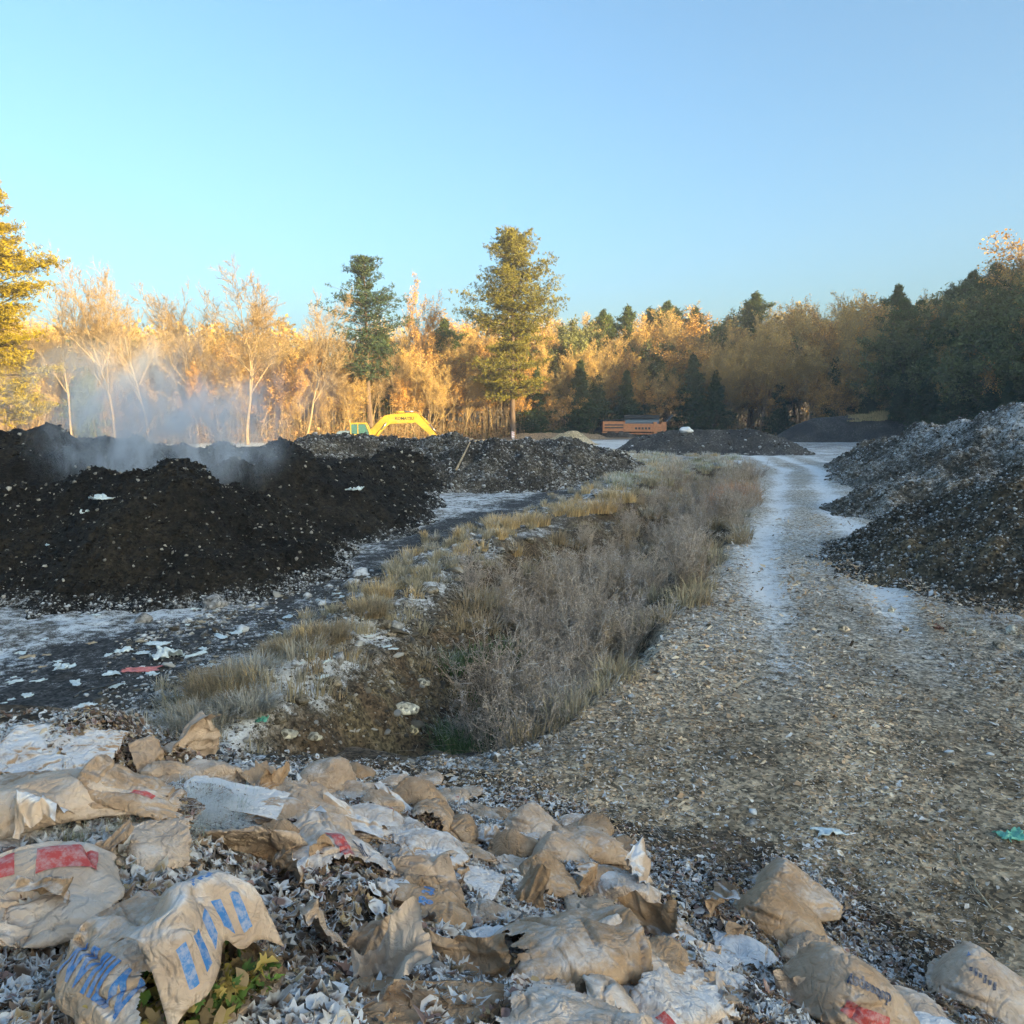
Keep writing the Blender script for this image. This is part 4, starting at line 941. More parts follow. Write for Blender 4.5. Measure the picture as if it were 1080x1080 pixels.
B('openflat', 775, 1052, -62, 'dark brown gaping bag at the bottom edge, left of the red printed bag', -.4, .9, squash=1.6)
B('flat', 735, 985, -40, 'frosty flattened bag among leaves left of the pale sheet like one', .6, .55)
B('half', 783, 990, -58, 'pale blue sheet like bag lying down the slope below the lone pair', .7, .7)
B('full2', 838, 932, -12, 'upper bag of the lone pair on the wood chips, with a blue stripe', .1, .95)
b40 = B('full', 822, 962, -24, 'lower bag of the lone pair on the wood chips, with a pink stained end', -.02, .95)
B('flat', 842, 1008, -14, 'flattened tan bag between the lone pair and the red printed bag', .1, .75, squash=2.)
b42 = B('full', 892, 1040, 20, 'plump bag with red print and a web address upside down, lower right', .05, 1.0)
b43 = B('half', 955, 1050, -38, 'bag with dark blue patches leaning on the red printed one', .05, .85)
b44 = B('full', 1040, 1038, -32, 'fat bag with a deep blue patch at the lower right corner', .08, .98)
B('half', 990, 1078, -15, 'pale blue white bag cut by the bottom edge near the right corner', .75, .8)
B('openflat', 792, 1024, -25, 'frosty bag remnant spilling leaves above the dark gaping one', .5, .6)
B('flat', 455, 1042, 8, 'torn strip of brown paper bag lying in the leaves at the bottom centre', -.1, .7, squash=1.2)
B('flat', 215, 1078, -20, 'folded paper lip at the bottom edge under the blue lettered bag', .2, .7)
for i_, (px, py, key, yaw, sc, fr, lb) in enumerate(((300,846,'half',30,.8,.15,'tan bag lying behind the red emblem bag, below the rim row'), (335,846,'kink',-40,.75,.0,'pinched brown bag between the red emblem bag and the pinkish one'), (420,862,'short',10,.7,.3,'short pale bag at the left tip of the long frosty bag'),
    (535,868,'flat',-10,.6,.4,'flattened bag left of the plump blue smudged one'), (545,900,'short',60,.6,.15,'pinkish small bag end just below the plump blue smudged one'), (700,962,'half',70,.6,.1,'last small bag at the right end of the slope, on the chips'),
    (662,960,'short',-20,.6,.05,'small bag squeezed between the peaked dark one and the chips'), (610,935,'flat',20,.7,.45,'frosted flat bag between the long open one and the peaked one'), (480,905,'flat',-10,.7,.5,'frosty paper sheet half covered by leaves below the long frosty bag'),
    (390,895,'flat',-30,.8,.35,'crumpled paper sheet in the leaves right of the red lined bag'), (545,1040,'flat',20,.9,.25,'wrinkled sheet of brown paper left of the hollow folded bag'), (20,865,'half',70,.8,.4,'frosty bag end at the left edge above the red banded one'),
    (700,1010,'flat',15,.7,.5,'frosty paper scrap bag among leaves right of the smooth green printed one'), (640,1075,'short',0,.9,.0,'tan bag cut by the bottom edge between the hollow one and the peaked one'))):
    B(key, px, py, yaw, lb, fr, sc, squash=1.6 if key == 'flat' else 1.)
rw = random.Random(41)
for i, (px, py) in enumerate(((228,800),(262,808),(292,822),(345,808),(378,806),(420,815),(452,812),(495,824),(528,846),(300,872),(330,838),(372,862),(405,835),(425,880),(480,865),(545,882),(590,892),(622,865),(648,890),(668,940),(640,932),(600,972),(620,1000),(700,1000),(720,1020),(560,1010),(520,945),(860,1000),(150,870),(20,810))):
    B(rw.choice(['full', 'short', 'full2', 'kink', 'half']), px, py, rw.uniform(0, 360), 'one of the small plump brown sacks packed tightly between the larger bags', rw.choice([-.1, 0, .1, .3]), rw.uniform(.48, .66), group='small plump sacks packed in the heap')
# loose torn pieces of sack paper with hard folds
def torn(seed):
    g = np.random.default_rng(seed); n = 34; u, v = np.meshgrid(np.linspace(-.5, .5, n), np.linspace(-.5, .5, n)); W = g.uniform(.25, .42); Hh = g.uniform(.18, .34); z = 0*u
    for k in range(4): a = g.uniform(0, 3.14); o = g.uniform(-.3, .3); z += g.uniform(.25, .8)*np.abs(u*math.cos(a)+v*math.sin(a)-o)*g.choice([-1, 1])
    for k in range(7): a = g.uniform(0, 3.14); o = g.uniform(-.5, .5); z += .10*np.maximum(0, 1-np.abs(u*math.cos(a)+v*math.sin(a)-o)/.06)*g.choice([-1, 1])
    ed = 1+.16*vnoise(u*5+seed, v*5, s=seed); X = u*W*ed+.03*vnoise(u*4, v*4, s=seed+1); Y = v*Hh*ed; Z = z*Hh*.9+.01*fbm(u*6, v*6, s=seed+2); Z -= Z.min()
    i = np.arange(n*n).reshape(n, n); return npmesh('torn_paper', np.stack([X, Y, Z], -1).reshape(-1, 3), np.stack([i[:-1, :-1], i[:-1, 1:], i[1:, 1:], i[1:, :-1]], -1).reshape(-1, 4), mat=M['paper'])
TP = [torn(900+i) for i in range(7)]; rw = random.Random(31)
for i, (px, py) in enumerate(((150,800),(215,800),(285,835),(330,865),(345,915),(300,925),(415,845),(430,905),(470,950),(500,925),(385,1010),(420,1035),(500,1020),(560,945),(600,930),(655,945),(700,985),(745,1005),(800,1005),(765,960),(110,905),(60,880),(330,1000),(850,1060),(620,1040),(525,890),(745,1060),(370,870),(920,1070),(30,960))):
    x, y, z = hit(px, py, .05); o = mobj('torn_paper', TP[i % 7]); o.location = (x, y, z-.015); o.rotation_euler = (rw.gauss(0, .45), rw.gauss(0, .45), rw.uniform(0, 6.28)); s_ = rw.uniform(.6, 1.15); o.scale = (s_, s_, s_*rw.uniform(.7, 1.4))
    o['frosty'] = rw.choice([-.1, .1, .3, .6]); tag(o, 'one of the loose torn pieces of brown sack paper scattered over the leaf heap', 'torn paper', 'torn pieces of sack paper')

T_ = text_tris; S_ = shape
# the torn flap standing over the mouth of the large bag
def flap_pt(u, v, o=0.):
    y = (u-.42)*.46*(1+.15*v); x = -.02+.36*v+.05*np.sin(u*7); z = .37+.16*np.sin(2.3*v)-.22*v**2.2-.35*np.abs(u-.5)**2.2+.05*np.abs(((u*2.1+v*.7) % 1)-.5)+.035*np.abs(((u*3.3-v*2.1+.3*vnoise(u*3, v*3, s=8)) % 1)-.5)+.03*fbm(u*4, v*4, s=5)+o
    return np.stack([x, y, z], -1)
u, v = np.meshgrid(np.linspace(0, 1, 40), np.linspace(0, 1, 30)); v = v*(1+.10*vnoise(u*7, u*0, s=3)); i = np.arange(1200).reshape(30, 40)
F = np.stack([i[:-1, :-1], i[:-1, 1:], i[1:, 1:], i[1:, :-1]], -1).reshape(-1, 4)
fo = mobj('torn_flap', npmesh('torn_flap', flap_pt(u, v).reshape(-1, 3), F, mat=M['paper']), hero); fo['frosty'] = .3; sm = fo.modifiers.new('thickness', 'SOLIDIFY'); sm.thickness = .002
fo.data.materials.append(M['blue'])
for k, p in enumerate(fo.data.polygons):
    cu, cv = (k % 39)/39, (k//39)/29
    if (.72 < cv < .93 and .12 < cu < .88 and (cu*6.5) % 1 < .42) or (.36 < cv < .50 and .55 < cu < .75 and (cu*14+cv*9) % 1 < .5): p.material_index = 1
print_on(hero, 'hero', [(*T_('NVIILN', .17, .005), -.22, .34, R(90))], M['blue'])
print_on(b3, 'open2', [(*S_('bar', .05, .18), -.2, .5, 0)], M['red'])
print_on(b6, 'half', [(*S_('bar', .12, .26), -.02, .55, .1), (*S_('bar', .12, .16), -.02, .25, .1)], M['red'])
print_on(b7, 'half', [(*S_('ring', .26, .24), -.10, .45, 0), (*S_('bar', .07, .02), -.13, .45, R(75)), (*S_('bar', .05, .02), -.07, .47, R(75)), (*T_('ood', .07, .002), -.1, .66, R(90))], M['red'])
print_on(b8, 'open2', [(*S_('bar', .07, .4), .0, .55, .1)], M['red'])
print_on(b8, 'open2', [(*S_('bar', .008, .22), .10+.02*k, .60, .1) for k in range(4)], M['ink'], 'stripes')
print_on(b13, 'half', [(*S_('bar', .03, .2), .05, .5, .2)], M['red'])
print_on(b15, 'short', [(*S_('disc', .09, .11), .0, .3, 0)], M['blue']); print_on(b15, 'short', [(*S_('bar', .04, .10), -.16, .42, 0)], M['red'], 'red_mark')
print_on(b20, 'full', [(*S_('disc', .09, .12), -.02, .14, 0)], M['blue'])
print_on(b28, 'kink', [(*T_('ort &', .13, .004), .0, .52, R(-90))], M['blue'])
print_on(b32, 'full2', [(*S_('bar', .04, .16), .0, .5, 0)], M['greenplastic'])
print_on(b35, 'kink', [(*S_('bar', .07, .3), -.22, .6, .1)], M['red'])
print_on(b40, 'full', [(*S_('disc', .14, .16), -.14, .10, 0)], M['red'])
print_on(b42, 'full', [(*S_('bar', .10, .14), -.08, .12, .1)], M['red'])
print_on(b42, 'full', [(*S_('bar', .08, .3), -.33, .46, .05)], M['red'])
print_on(b42, 'full', [(*T_('dotknapsy.com', .082, .003), -.20, .36, R(-90))], M['ink'], 'lettering')
print_on(b43, 'half', [(*S_('bar', .10, .13), .02, .16, .2), (*S_('disc', .08, .10), -.12, .3, 0)], M['blue'])
print_on(b44, 'full', [(*S_('bar', .12, .16), -.04, .2, .5)], M['blue']); print_on(b44, 'full', [(*S_('bar', .03+.02*(k % 2), .018), -.14, .34+.035*k, .5) for k in range(6)], M['ink'], 'lettering')
# ------------------------------------------------------------------ weeds and grass
def weed_proto(seed, H=1.4, stems=14, col=(.27,.215,.165), spread=.32, head=True):
    g = np.random.default_rng(seed); seg = []; P = []
    for s in range(stems):
        a = g.uniform(0, 6.28); d = np.array([math.cos(a)*g.uniform(0, spread), math.sin(a)*g.uniform(0, spread), 1.]); d /= np.linalg.norm(d); p = np.array([math.cos(a), math.sin(a), 0])*g.uniform(0, .25); h = H*g.uniform(.5, 1.1); K = 8; r = .008
        for i in range(K):
            d = d+g.normal(0, .07, 3)+[0, 0, -.03*i*g.random()]; d /= np.linalg.norm(d); q = p+d*h/K; seg.append((*p, *q, r*(1-i/K*.6), r*(1-(i+1)/K*.6)))
            if i > 1:
                for b in range(g.integers(1, 4)):
                    e = d*.6+g.normal(0, .55, 3); e /= np.linalg.norm(e); e[2] = abs(e[2])*.7+.15; L = h*.26*(1.2-i/K)*g.uniform(.6, 1.2); q2 = p+e*L; seg.append((*p, *q2, .005, .003))
                    for c in range(g.integers(2, 5)):
                        t = g.uniform(.3, 1); o = p+e*L*t; f = e*.5+g.normal(0, .6, 3); f /= np.linalg.norm(f); f[2] += .2; q3 = o+f*L*.4; seg.append((*o, *q3, .004, .0024)); P.append(q3)
            p = q
    V, F = tubes(seg, 3); c = np.array(col)*np.repeat(g.uniform(.65, 1.35, len(seg)), 6)[:, None]; P = np.array(P)
    V2, F2 = tri_cards(P, np.full(len(P), .02), g, 2); c2 = np.repeat(np.array(col)*g.uniform(.8, 1.7, (len(P)*2, 1)), 4, 0)
    V = np.concatenate([V, V2]); fr = .05+.5*V[:, 2]/H+g.normal(0, .05, len(V)); k = len(V)-len(V2)
    return npmesh('dry_weed', V, [F, F2+k], np.concatenate([c, c2]), {'frost': fr}, mat=M['weed'], smooth=False)
WP = [weed_proto(500+i, col=c) for i, c in enumerate(((.44,.36,.29), (.34,.28,.23), (.50,.40,.31), (.30,.23,.17), (.42,.35,.30), (.40,.30,.20)))]
WPOLY = [G(*p) for p in [(478,690),(470,640),(520,600),(580,575),(640,545),(690,505),(760,492),(800,505),(800,545),(755,590),(708,650),(655,702),(600,745),(540,770),(505,770),(488,740)]]
xs = [p[0] for p in WPOLY]; ys = [p[1] for p in WPOLY]; rw = random.Random(12); cnt = 0; tries = 0
CX = np.array([(rw.uniform(min(xs), max(xs)), min(ys)*(max(ys)/min(ys))**rw.random()) for _ in range(9000)]); CS = polysd(CX[:, 0], CX[:, 1], WPOLY); CZ = base_z(CX[:, 0], CX[:, 1])
while cnt < 290 and tries < 9000:
    (x, y), s_, z = CX[tries], CS[tries], float(CZ[tries]); tries += 1
    if s_ > 0 or rw.random() > .35+.65*float(sst(0, 1.5, -s_)): continue
    H = rw.uniform(.6, 1.25)*(1.0 if y < 24 else .85)
    o = mobj('dry_weed', WP[rw.randrange(6)]); o.location = (float(x), float(y), z-.03); o.rotation_euler = (rw.gauss(0, .12), rw.gauss(0, .12), rw.uniform(0, 6.28)); o.scale = (H*1.15, H*1.15, H)
    tag(o, 'one of the frosted grey brown dry weeds crowding the ditch beside the road', 'weed', 'dry weeds in the ditch'); cnt += 1
def grass(name, tufts, seed=0, width=.004, mat='grass'):
    """tufts: (x, y, z, radius, height, blades, colour, droop, frost)"""
    g = np.random.default_rng(seed); bzs = iter(base_z(*np.array([(t[0], t[1]) for t in tufts]).T))
    Vs = []; Fs = []; Cs = []; Fr = []; off = 0
    for (x, y, z, r, h, n, c, dr, fr) in tufts:
        a = g.uniform(0, 6.28, n); rr = r*g.random(n)**.6; b = np.stack([x+np.cos(a)*rr, y+np.sin(a)*rr], -1); bz0 = next(bzs); bz = np.full(n, bz0-.02 if z is None else z)
        a2 = a+g.normal(0, .7, n); out = g.uniform(.1, 1, n)*dr; hh = h*g.uniform(.5, 1.15, n); w = width*(1+y/14)
        D = np.stack([np.cos(a2), np.sin(a2)], -1); S = np.stack([-D[:, 1], D[:, 0], 0*a], -1)*w; pts = []
        for t in (0, .35, .7, 1):
            px = b+D*(out*hh*t**1.6)[:, None]; pz = bz+hh*(t-.45*out*t**2.4); pts.append(np.concatenate([px, pz[:, None]], 1))
        V = []
        for i, t in enumerate((0, .35, .7, 1)): ww = S*(1-.85*t); V += [pts[i]-ww, pts[i]+ww]
        V = np.stack(V, 1); q = np.array([[0,1,3,2],[2,3,5,4],[4,5,7,6]]); Vs.append(V.reshape(-1, 3)); Fs.append((q[None]+(np.arange(n)*8)[:, None, None]+off).reshape(-1, 4)); off += n*8
        cc = np.array(c)*g.uniform(.65, 1.35, (n, 1)); Cs.append(np.repeat(cc, 8, 0)); Fr.append(np.tile([-.2+fr, -.2+fr, fr, fr, fr+.1, fr+.1, fr+.2, fr+.2], n))
    return mobj(name, npmesh(name, np.concatenate(Vs), np.concatenate(Fs), np.concatenate(Cs), {'frost': np.concatenate(Fr)}, mat=M[mat], smooth=False), kind='stuff')
rw = random.Random(3); tf = []
GOLD = (.58,.42,.22); STRAW = (.42,.35,.23); BROWN = (.36,.27,.165); GREY = (.40,.36,.29); GREEN = (.12,.17,.07)
for i in range(330):                      # along the crest of the berm
    t = rw.random(); k = t*(len(BERM)-1); j = int(k); f = k-j; bx = BERM[j][0]*(1-f)+BERM[min(j+1, 9)][0]*f; by = BERM[j][1]*(1-f)+BERM[min(j+1, 9)][1]*f
    far = by/20; x = bx+rw.gauss(0, .45+.25*far); y = by+rw.gauss(0, .5+.4*far)
    gold = .35 < t < .85 or rw.random() < .3
    c = rw.choice([GOLD, STRAW, STRAW, GREY]) if gold else rw.choice([BROWN, GREY, STRAW])
    tf.append((x, y, None, rw.uniform(.1, .25), rw.uniform(.14, .34)*(1.25 if gold else .8), rw.randint(40, 90), c, rw.uniform(.5, 1.2), rw.uniform(-.1, .5)))
for px, py, c, h, r_, n in ((400,640,GOLD,.5,.3,500),(395,650,STRAW,.4,.4,400),(530,562,GOLD,.55,.6,500),(560,556,GOLD,.6,.7,500),(600,548,GOLD,.6,.8,500),(630,540,(.58,.40,.2),.7,.8,600),(650,533,GOLD,.7,.9,600),(436,592,GOLD,.35,.35,200),(690,512,STRAW,.7,1.2,500),
                        (240,748,BROWN,.42,.5,1500),(268,736,GREY,.38,.4,1100),(215,775,GREY,.35,.45,1100),(305,712,BROWN,.34,.4,1100),(340,700,BROWN,.32,.4,900),(262,770,GREY,.3,.35,900),(385,672,BROWN,.36,.4,800)):
    x, y = G(px, py); tf.append((x, y, None, r_, h*.9, n, c, 1.3 if c in (BROWN, GREY) else .8, .12 if c is BROWN else .3))
for i in range(420):                      # open strip beyond the ditch and at its far end
    px = rw.uniform(640, 800); py = rw.uniform(474, 520); x, y = G(px, py)
    if abs(segdist(np.array([x]), np.array([y]), ROAD)[0][0]) < 3.2: continue
    tf.append((x, y, None, rw.uniform(.3, .8), rw.uniform(.25, .6), rw.randint(40, 90), rw.choice([STRAW, GREY, (.33,.33,.2), GOLD]), .9, rw.uniform(.2, .7)))
for i in range(60): x, y = G(rw.gauss(768, 12), rw.gauss(524, 5)); tf.append((x, y, None, .4, .9, 60, (.58,.34,.22), .8, .1))
for i in range(230):                      # low growth on the ditch floor and banks
    px = rw.uniform(470, 790); y0_ = np.interp(px, [410, 480, 560, 700, 790], [700, 640, 580, 500, 500]); y1_ = np.interp(px, [410, 480, 560, 650, 720, 790], [740, 770, 775, 730, 660, 560]); py = rw.uniform(y0_, y1_); x, y = G(px, py)
    c = rw.choice([BROWN, BROWN, GREY, STRAW] + ([GREEN]*5 if px < 560 and py > 650 else []))
    tf.append((x, y, None, .35, rw.uniform(.25, .6), 110, c, 1.0, rw.uniform(-.1, .5)))
grass('dry_grass', tf, 1, .0052)
tf = []
for i in range(70): px = rw.gauss(193, 26); py = rw.gauss(858, 9); x, y, z = hit(px, py, .02); tf.append((x, y, z-.02, .14, rw.uniform(.08, .16), 110, rw.choice([(.30,.36,.28), (.24,.30,.2), STRAW]), 1.8, .75))
for i in range(50): px = rw.gauss(110, 30); py = rw.gauss(893, 8); x, y, z = hit(px, py, .02); tf.append((x, y, z-.02, .14, rw.uniform(.06, .13), 80, rw.choice([(.24,.27,.15), STRAW]), 1.8, .35))
grass('grass_clippings', tf, 2, .0018)
tf = []
zf6 = PILES[6][1]
for i in range(150):
    px = rw.uniform(895, 985); x, y = AT(px, 126+rw.uniform(-1.2, 1.5)); z = float(zf6(np.array([x]), np.array([y]))[0]); tf.append((x, y, z-.1, .9, rw.uniform(.2, .5)+.55*max(0, math.sin(px*.11)), 60, (.60,.47,.26), .8, -.2))
grass('crest_grass', tf, 3, .005)
# twiggy litter on the chips and the slope
n = 900; rng = np.random.default_rng(9); px = rng.uniform(380, 1080, n); py = rng.uniform(640, 1000, n); seg = []
XY = np.array([G(a, b) for a, b in zip(px, py)]); ZZ = surf_z(XY[:, 0], XY[:, 1])
for (x, y), z in zip(XY, ZZ):
    an = rng.uniform(0, 6.28); L = rng.uniform(.08, .35); seg.append((x, y, z+.01, x+L*math.cos(an), y+L*math.sin(an), z+rng.uniform(.005, .05), .004, .002))
V, F = tubes(seg, 3); mobj('twigs', npmesh('twigs', V, F, np.tile(C_(.30,.22,.13), (len(V), 1)), {'frost': np.full(len(V), .4)}, mat=M['weed']), kind='stuff')

# ------------------------------------------------------------------ stones, sticks, scraps
def lump(name, px, py, size, mat, label, cat, flat=.5, seed=0, rot=0, grp=None, sink=.25, sub=3, zf=None, d=None):
    V, F = ico(sub, seed, 1, .5); V = V*np.array(size); V = V+.04*min(size)*np.stack([vnoise(V[:, 0]*20, V[:, 1]*20, V[:, 2]*20, seed+k) for k in range(3)], -1)
    me = npmesh(name, V, F, mat=mat)
    if zf is None: x, y, z = hit(px, py)
    else: x, y = AT(px, d); z = float(zf(np.array([x]), np.array([y]))[0])
    o = mobj(name, me); o.location = (x, y, z+size[2]*(.5-sink)); o.rotation_euler = (.15, .1, rot); tag(o, label, cat, grp); return o
m_ = mat_earth('frosted_stone', 5., 30., .01, .1)
def stone(px, py, s, label, seed, rot=0., col=(.36,.33,.26), fr=.15, grp=None):
    o = lump('stone', px, py, s, m_, label, 'stone', seed=seed, rot=rot, grp=grp); me = o.data; n = len(me.vertices)
    c = np.tile([*col, 1], (n, 1)).astype(np.float32); at = me.attributes.new('col', 'FLOAT_COLOR', 'POINT'); at.data.foreach_set('color', c.ravel())
    at = me.attributes.new('frost', 'FLOAT', 'POINT'); at.data.foreach_set('value', np.full(n, fr, np.float32)); return o
stone(426, 751, (.42, .22, .16), 'flat pale stone lying on the dark soil slope above the heap rim', 1, .35, (.46,.42,.33))
stone(302, 777, (.30, .16, .12), 'pale broken stone at the bottom left of the soil slope', 2, -.2)
stone(333, 781, (.20, .15, .12), 'round stone right of the pale broken one', 3)
stone(436, 772, (.20, .14, .12), 'small yellowish stone at the foot of the soil slope near the chips', 4, .5, (.42,.34,.2))
stone(463, 775, (.26, .09, .08), 'long thin stone beside the small yellowish one', 5, .1)
stone(447, 722, (.20, .12, .12), 'rounded grey stone high on the soil slope', 6)
stone(225, 641, (.50, .42, .34), 'grey boulder at the foot of the steaming heap', 7, 0, (.22,.21,.2), .35)
stone(152, 656, (.3, .26, .22), 'smaller grey lump left of the boulder at the foot of the steaming heap', 8, 0, (.2,.19,.18), .35)
for i, (px, py, s, c) in enumerate(((890,664,.20,(.4,.33,.25)),(955,665,.16,(.4,.33,.22)),(991,664,.22,(.42,.18,.12)),(1010,668,.26,(.42,.39,.33)),(1024,670,.20,(.42,.39,.33)),(1068,668,.30,(.42,.39,.33)),(1054,683,.22,(.2,.17,.13)),(940,645,.18,(.5,.46,.36)))):
    stone(px, py, (s, s*.7, s*.6), 'red brick fragment among the rubble at the foot of the near tailings mound' if i == 2 else 'one of the pale stones strewn along the foot of the near tailings mound', 30+i, i, c, .1, None if i == 2 else 'stones at the foot of the tailings')
for i, (px, py, s) in enumerate(((372,690,.3),(352,722,.26),(318,742,.28),(405,662,.3),(296,762,.25),(276,706,.22),(455,625,.35),(480,612,.3),(540,582,.4),(505,598,.4),(560,572,.45))):
    stone(px, py, (s, s*.75, s*.55), 'one of the frosted clods and stones along the grassy bank beside the dark track', 50+i, i, (.17,.14,.1), .45, 'clods on the bank')
def stick(a, b, r, label, mat=None, name='stick'):
    m = MB(); k = 5; A = np.array(a); B = np.array(b); g = np.random.default_rng(int(abs(a[0])*10)); pts = [A+(B-A)*i/k+(g.normal(0, .025, 3) if 0 < i < k else 0) for i in range(k+1)]
    for i in range(k): m.tube(pts[i], pts[i+1], r*(1-.08*i), r*(1-.08*(i+1)), 8)
    return m.build(name, mat or M['wood'], smooth=True, label=label, cat='stick')
z3 = PILES[3][1]
def onp(px, d, zf, dz=0): x, y = AT(px, d); return (x, y, float(zf(np.array([x]), np.array([y]))[0])+dz)
a = onp(481, 43.2, z3, .1); b = onp(496, 45, z3, .55); stick(a, b, .06, 'pale bare stick leaning on the middle frosted compost windrow')
a = hit(78, 736, .04); b = hit(128, 718, .04); stick((a[0], a[1], a[2]+.05), (b[0], b[1], b[2]+.08), .022, 'long straight grey pole lying on the frosty strip beside the track', M['steel'])
a = hit(1010, 905, 0); b = hit(1048, 965, 0); stick((a[0], a[1], a[2]+.04), (b[0], b[1], b[2]+.03), .01, 'thin pale twig lying across the chips above the lower right bags')
def scrap(px, py, w, h, mat, label, seed, rot=0, tall=.35, grp=None, zf=None, d=None):
    n = 15; g = np.random.default_rng(seed); u, v = np.meshgrid(np.linspace(-.5, .5, n), np.linspace(-.5, .5, n)); r = 1+.35*vnoise(np.arctan2(v, u)*1.3+seed, u*0, s=seed)
    X = u*w*r; Y = v*h*r; Z = np.abs(fbm(u*3.3+seed, v*3.3, o=2, s=seed))*min(w, h)*tall*.9+.008; V = np.stack([X+.2*w*fbm(u*4, v*4, s=seed+3), Y+.2*h*fbm(u*4, v*4, s=seed+4), Z], -1).reshape(-1, 3)
    i = np.arange(n*n).reshape(n, n); F = np.stack([i[:-1, :-1], i[:-1, 1:], i[1:, 1:], i[1:, :-1]], -1).reshape(-1, 4)
    me = npmesh('litter_scrap', V, F, mat=mat); o = mobj('litter_scrap', me)
    if zf is None: x, y, z = hit(px, py)
    else: x, y, z = onp(px, d, zf)
    o.location = (x, y, z+.01); o.rotation_euler = (0, 0, rot); sm = o.modifiers.new('thickness', 'SOLIDIFY'); sm.thickness = .004; tag(o, label, 'litter', grp)
GP = 'pale scraps strewn over the frosty strip by the track'; LB = 'one of the pale frosted plastic or paper scraps strewn beside the dark track'
for i, (px, py, w, h) in enumerate(((22,690,.25,.2),(60,703,.2,.15),(118,712,.35,.25),(80,722,.45,.2),(92,745,.4,.2),(160,712,.3,.2),(205,692,.6,.22),(232,672,.5,.2),(250,668,.45,.25),(290,668,.35,.2),(305,652,.4,.2),(165,680,.5,.25),(70,705,.4,.3),(150,690,.35,.2),(278,694,.3,.15),(190,735,.25,.2),(345,698,.3,.2),(340,716,.25,.15),(30,735,.3,.2),(128,688,.4,.3))):
    scrap(px, py, w*.62, h*.7, M['plastic'], LB, 70+i, i*1.7, grp=GP)
rw = random.Random(77)
for i in range(55):
    px = rw.uniform(0, 420); py = rw.uniform(640, 745)-px*.12; w = rw.uniform(.07, .2); scrap(px, py, w, w*.6, M[rw.choice(['plastic', 'plastic', 'plastic', 'wood'])], LB, 200+i, i*1.3, grp=GP)
scrap(146, 708, .5, .16, M['redplastic'], 'pinkish red wrapper lying among pale scraps on the frosty strip', 91, .2)
scrap(177, 694, .35, .3, M['plastic'], 'crumpled light blue plastic bag on the frosty strip right of the red wrapper', 92, .2, .9)
scrap(1068, 884, .26, .16, M['greenplastic'], 'crumpled green plastic scrap on the chips at the right edge', 93, .3, .6)
scrap(876, 880, .24, .12, M['plastic'], 'pale bluish scrap on the chips right of centre', 94, .1, .5)
scrap(276, 762, .16, .12, M['greenplastic'], 'small green scrap at the edge of the soil slope', 95, .1, .6)
zA = PILES[0][1]; zB = PILES[1][1]; zC = PILES[2][1]
for i, (px, d, zf, w, mt, lb) in enumerate(((105,19.6,zA,.5,'plastic','crumpled whitish sheet of plastic high on the steaming heap'),(88,19.3,zA,.35,'plastic','tan paper scrap just below the crumpled sheet on the steaming heap'),(45,18.8,zA,.22,'plastic','small bright blue white scrap at the left of the steaming heap'),
    (284,25.4,zC,.2,'plastic','small white scrap at the right foot of the dark mound'),(375,27.5,zC,.6,'plastic','white wad of plastic on top of the dark compost mound under the excavator'),(330,30.5,zB,.5,'greenplastic','green tinted scrap on the crest of the long windrow'))):
    scrap(0, 0, w, w*.6, M[mt], lb, 120+i, i, .6, zf=zf, d=d) if False else scrap(px, 0, w, w*.6, M[mt], lb, 120+i, i, .6, zf=zf, d=d)
z5 = PILES[5][1]
lump('tarp_bundle', 724, 0, (1.5, 1.0, .7), M['white'], 'white bundled tarp lying on the crest of the grey curing windrow', 'tarp', seed=3, zf=z5, d=87, sub=3, sink=.15)

# ------------------------------------------------------------------ excavator
gx, gy = AT(375, 100)
ex = empty('excavator', (gx, gy, -.05), 0, label='yellow excavator with its boom arched to the right, half hidden behind the compost', cat='excavator')
m = MB(); m.prism([(-2.6, 1.15), (-2.5, 1.0), (1.9, 1.0), (2.5, 1.25), (2.5, 1.55), (.1, 1.6), (-2.4, 1.62), (-2.65, 1.5)], -1.35, 1.35); m.build('house', M['yellow'], ex, bevel=.05)
m = MB(); m.prism([(-2.0, 1.6), (-.3, 1.6), (-.3, 2.15), (-1.7, 2.15), (-2.0, 1.95)], -1.25, 1.25); m.tube((-1.2, .4, 2.1), (-1.2, .4, 2.5), .07); m.build('engine_hood', M['bluegrey'], ex, bevel=.04)
cabp = [(-.25, 1.3), (1.95, 1.3), (2.05, 2.0), (1.6, 3.05), (.0, 3.1), (-.25, 2.95)]
m = MB()
for y0, y1 in ((-1.35, -1.27), (-.35, -.27)):
    for a, b in zip(cabp, cabp[1:]+cabp[:1]): m.tube((a[0], (y0+y1)/2, a[1]), (b[0], (y0+y1)/2, b[1]), .06, n=6)
    m.tube((.62, (y0+y1)/2, 1.3), (.62, (y0+y1)/2, 3.05), .05, n=6)
m.prism([(-.28, 2.98), (1.6, 3.04), (1.55, 3.16), (-.2, 3.16)], -1.4, -.22); m.prism([(-.25, 1.3), (2.0, 1.3), (2.05, 1.75), (-.25, 1.75)], -1.36, -.26)
cab = m.build('cab', M['yellow'], ex)
for x0, x1, x1b in ((-.2, .58, .58), (.68, 1.92, 1.5)):
    w = MB().prism([(x0, 1.78), (x1, 1.78), (x1b, 2.96), (x0, 2.96)], -1.30, -.32).build('window', M['glass'], cab)
m = MB(); m.prism([(1.6, 1.35), (2.5, 1.25), (4.15, 2.85), (4.5, 3.0), (7.2, 3.1), (7.75, 3.25), (7.8, 3.9), (7.45, 4.3), (6.9, 4.32), (4.7, 4.2), (3.7, 4.0), (2.9, 3.25), (1.55, 1.9)], -.3, .3)
boom = m.build('boom', M['yellow'], ex, bevel=.04)
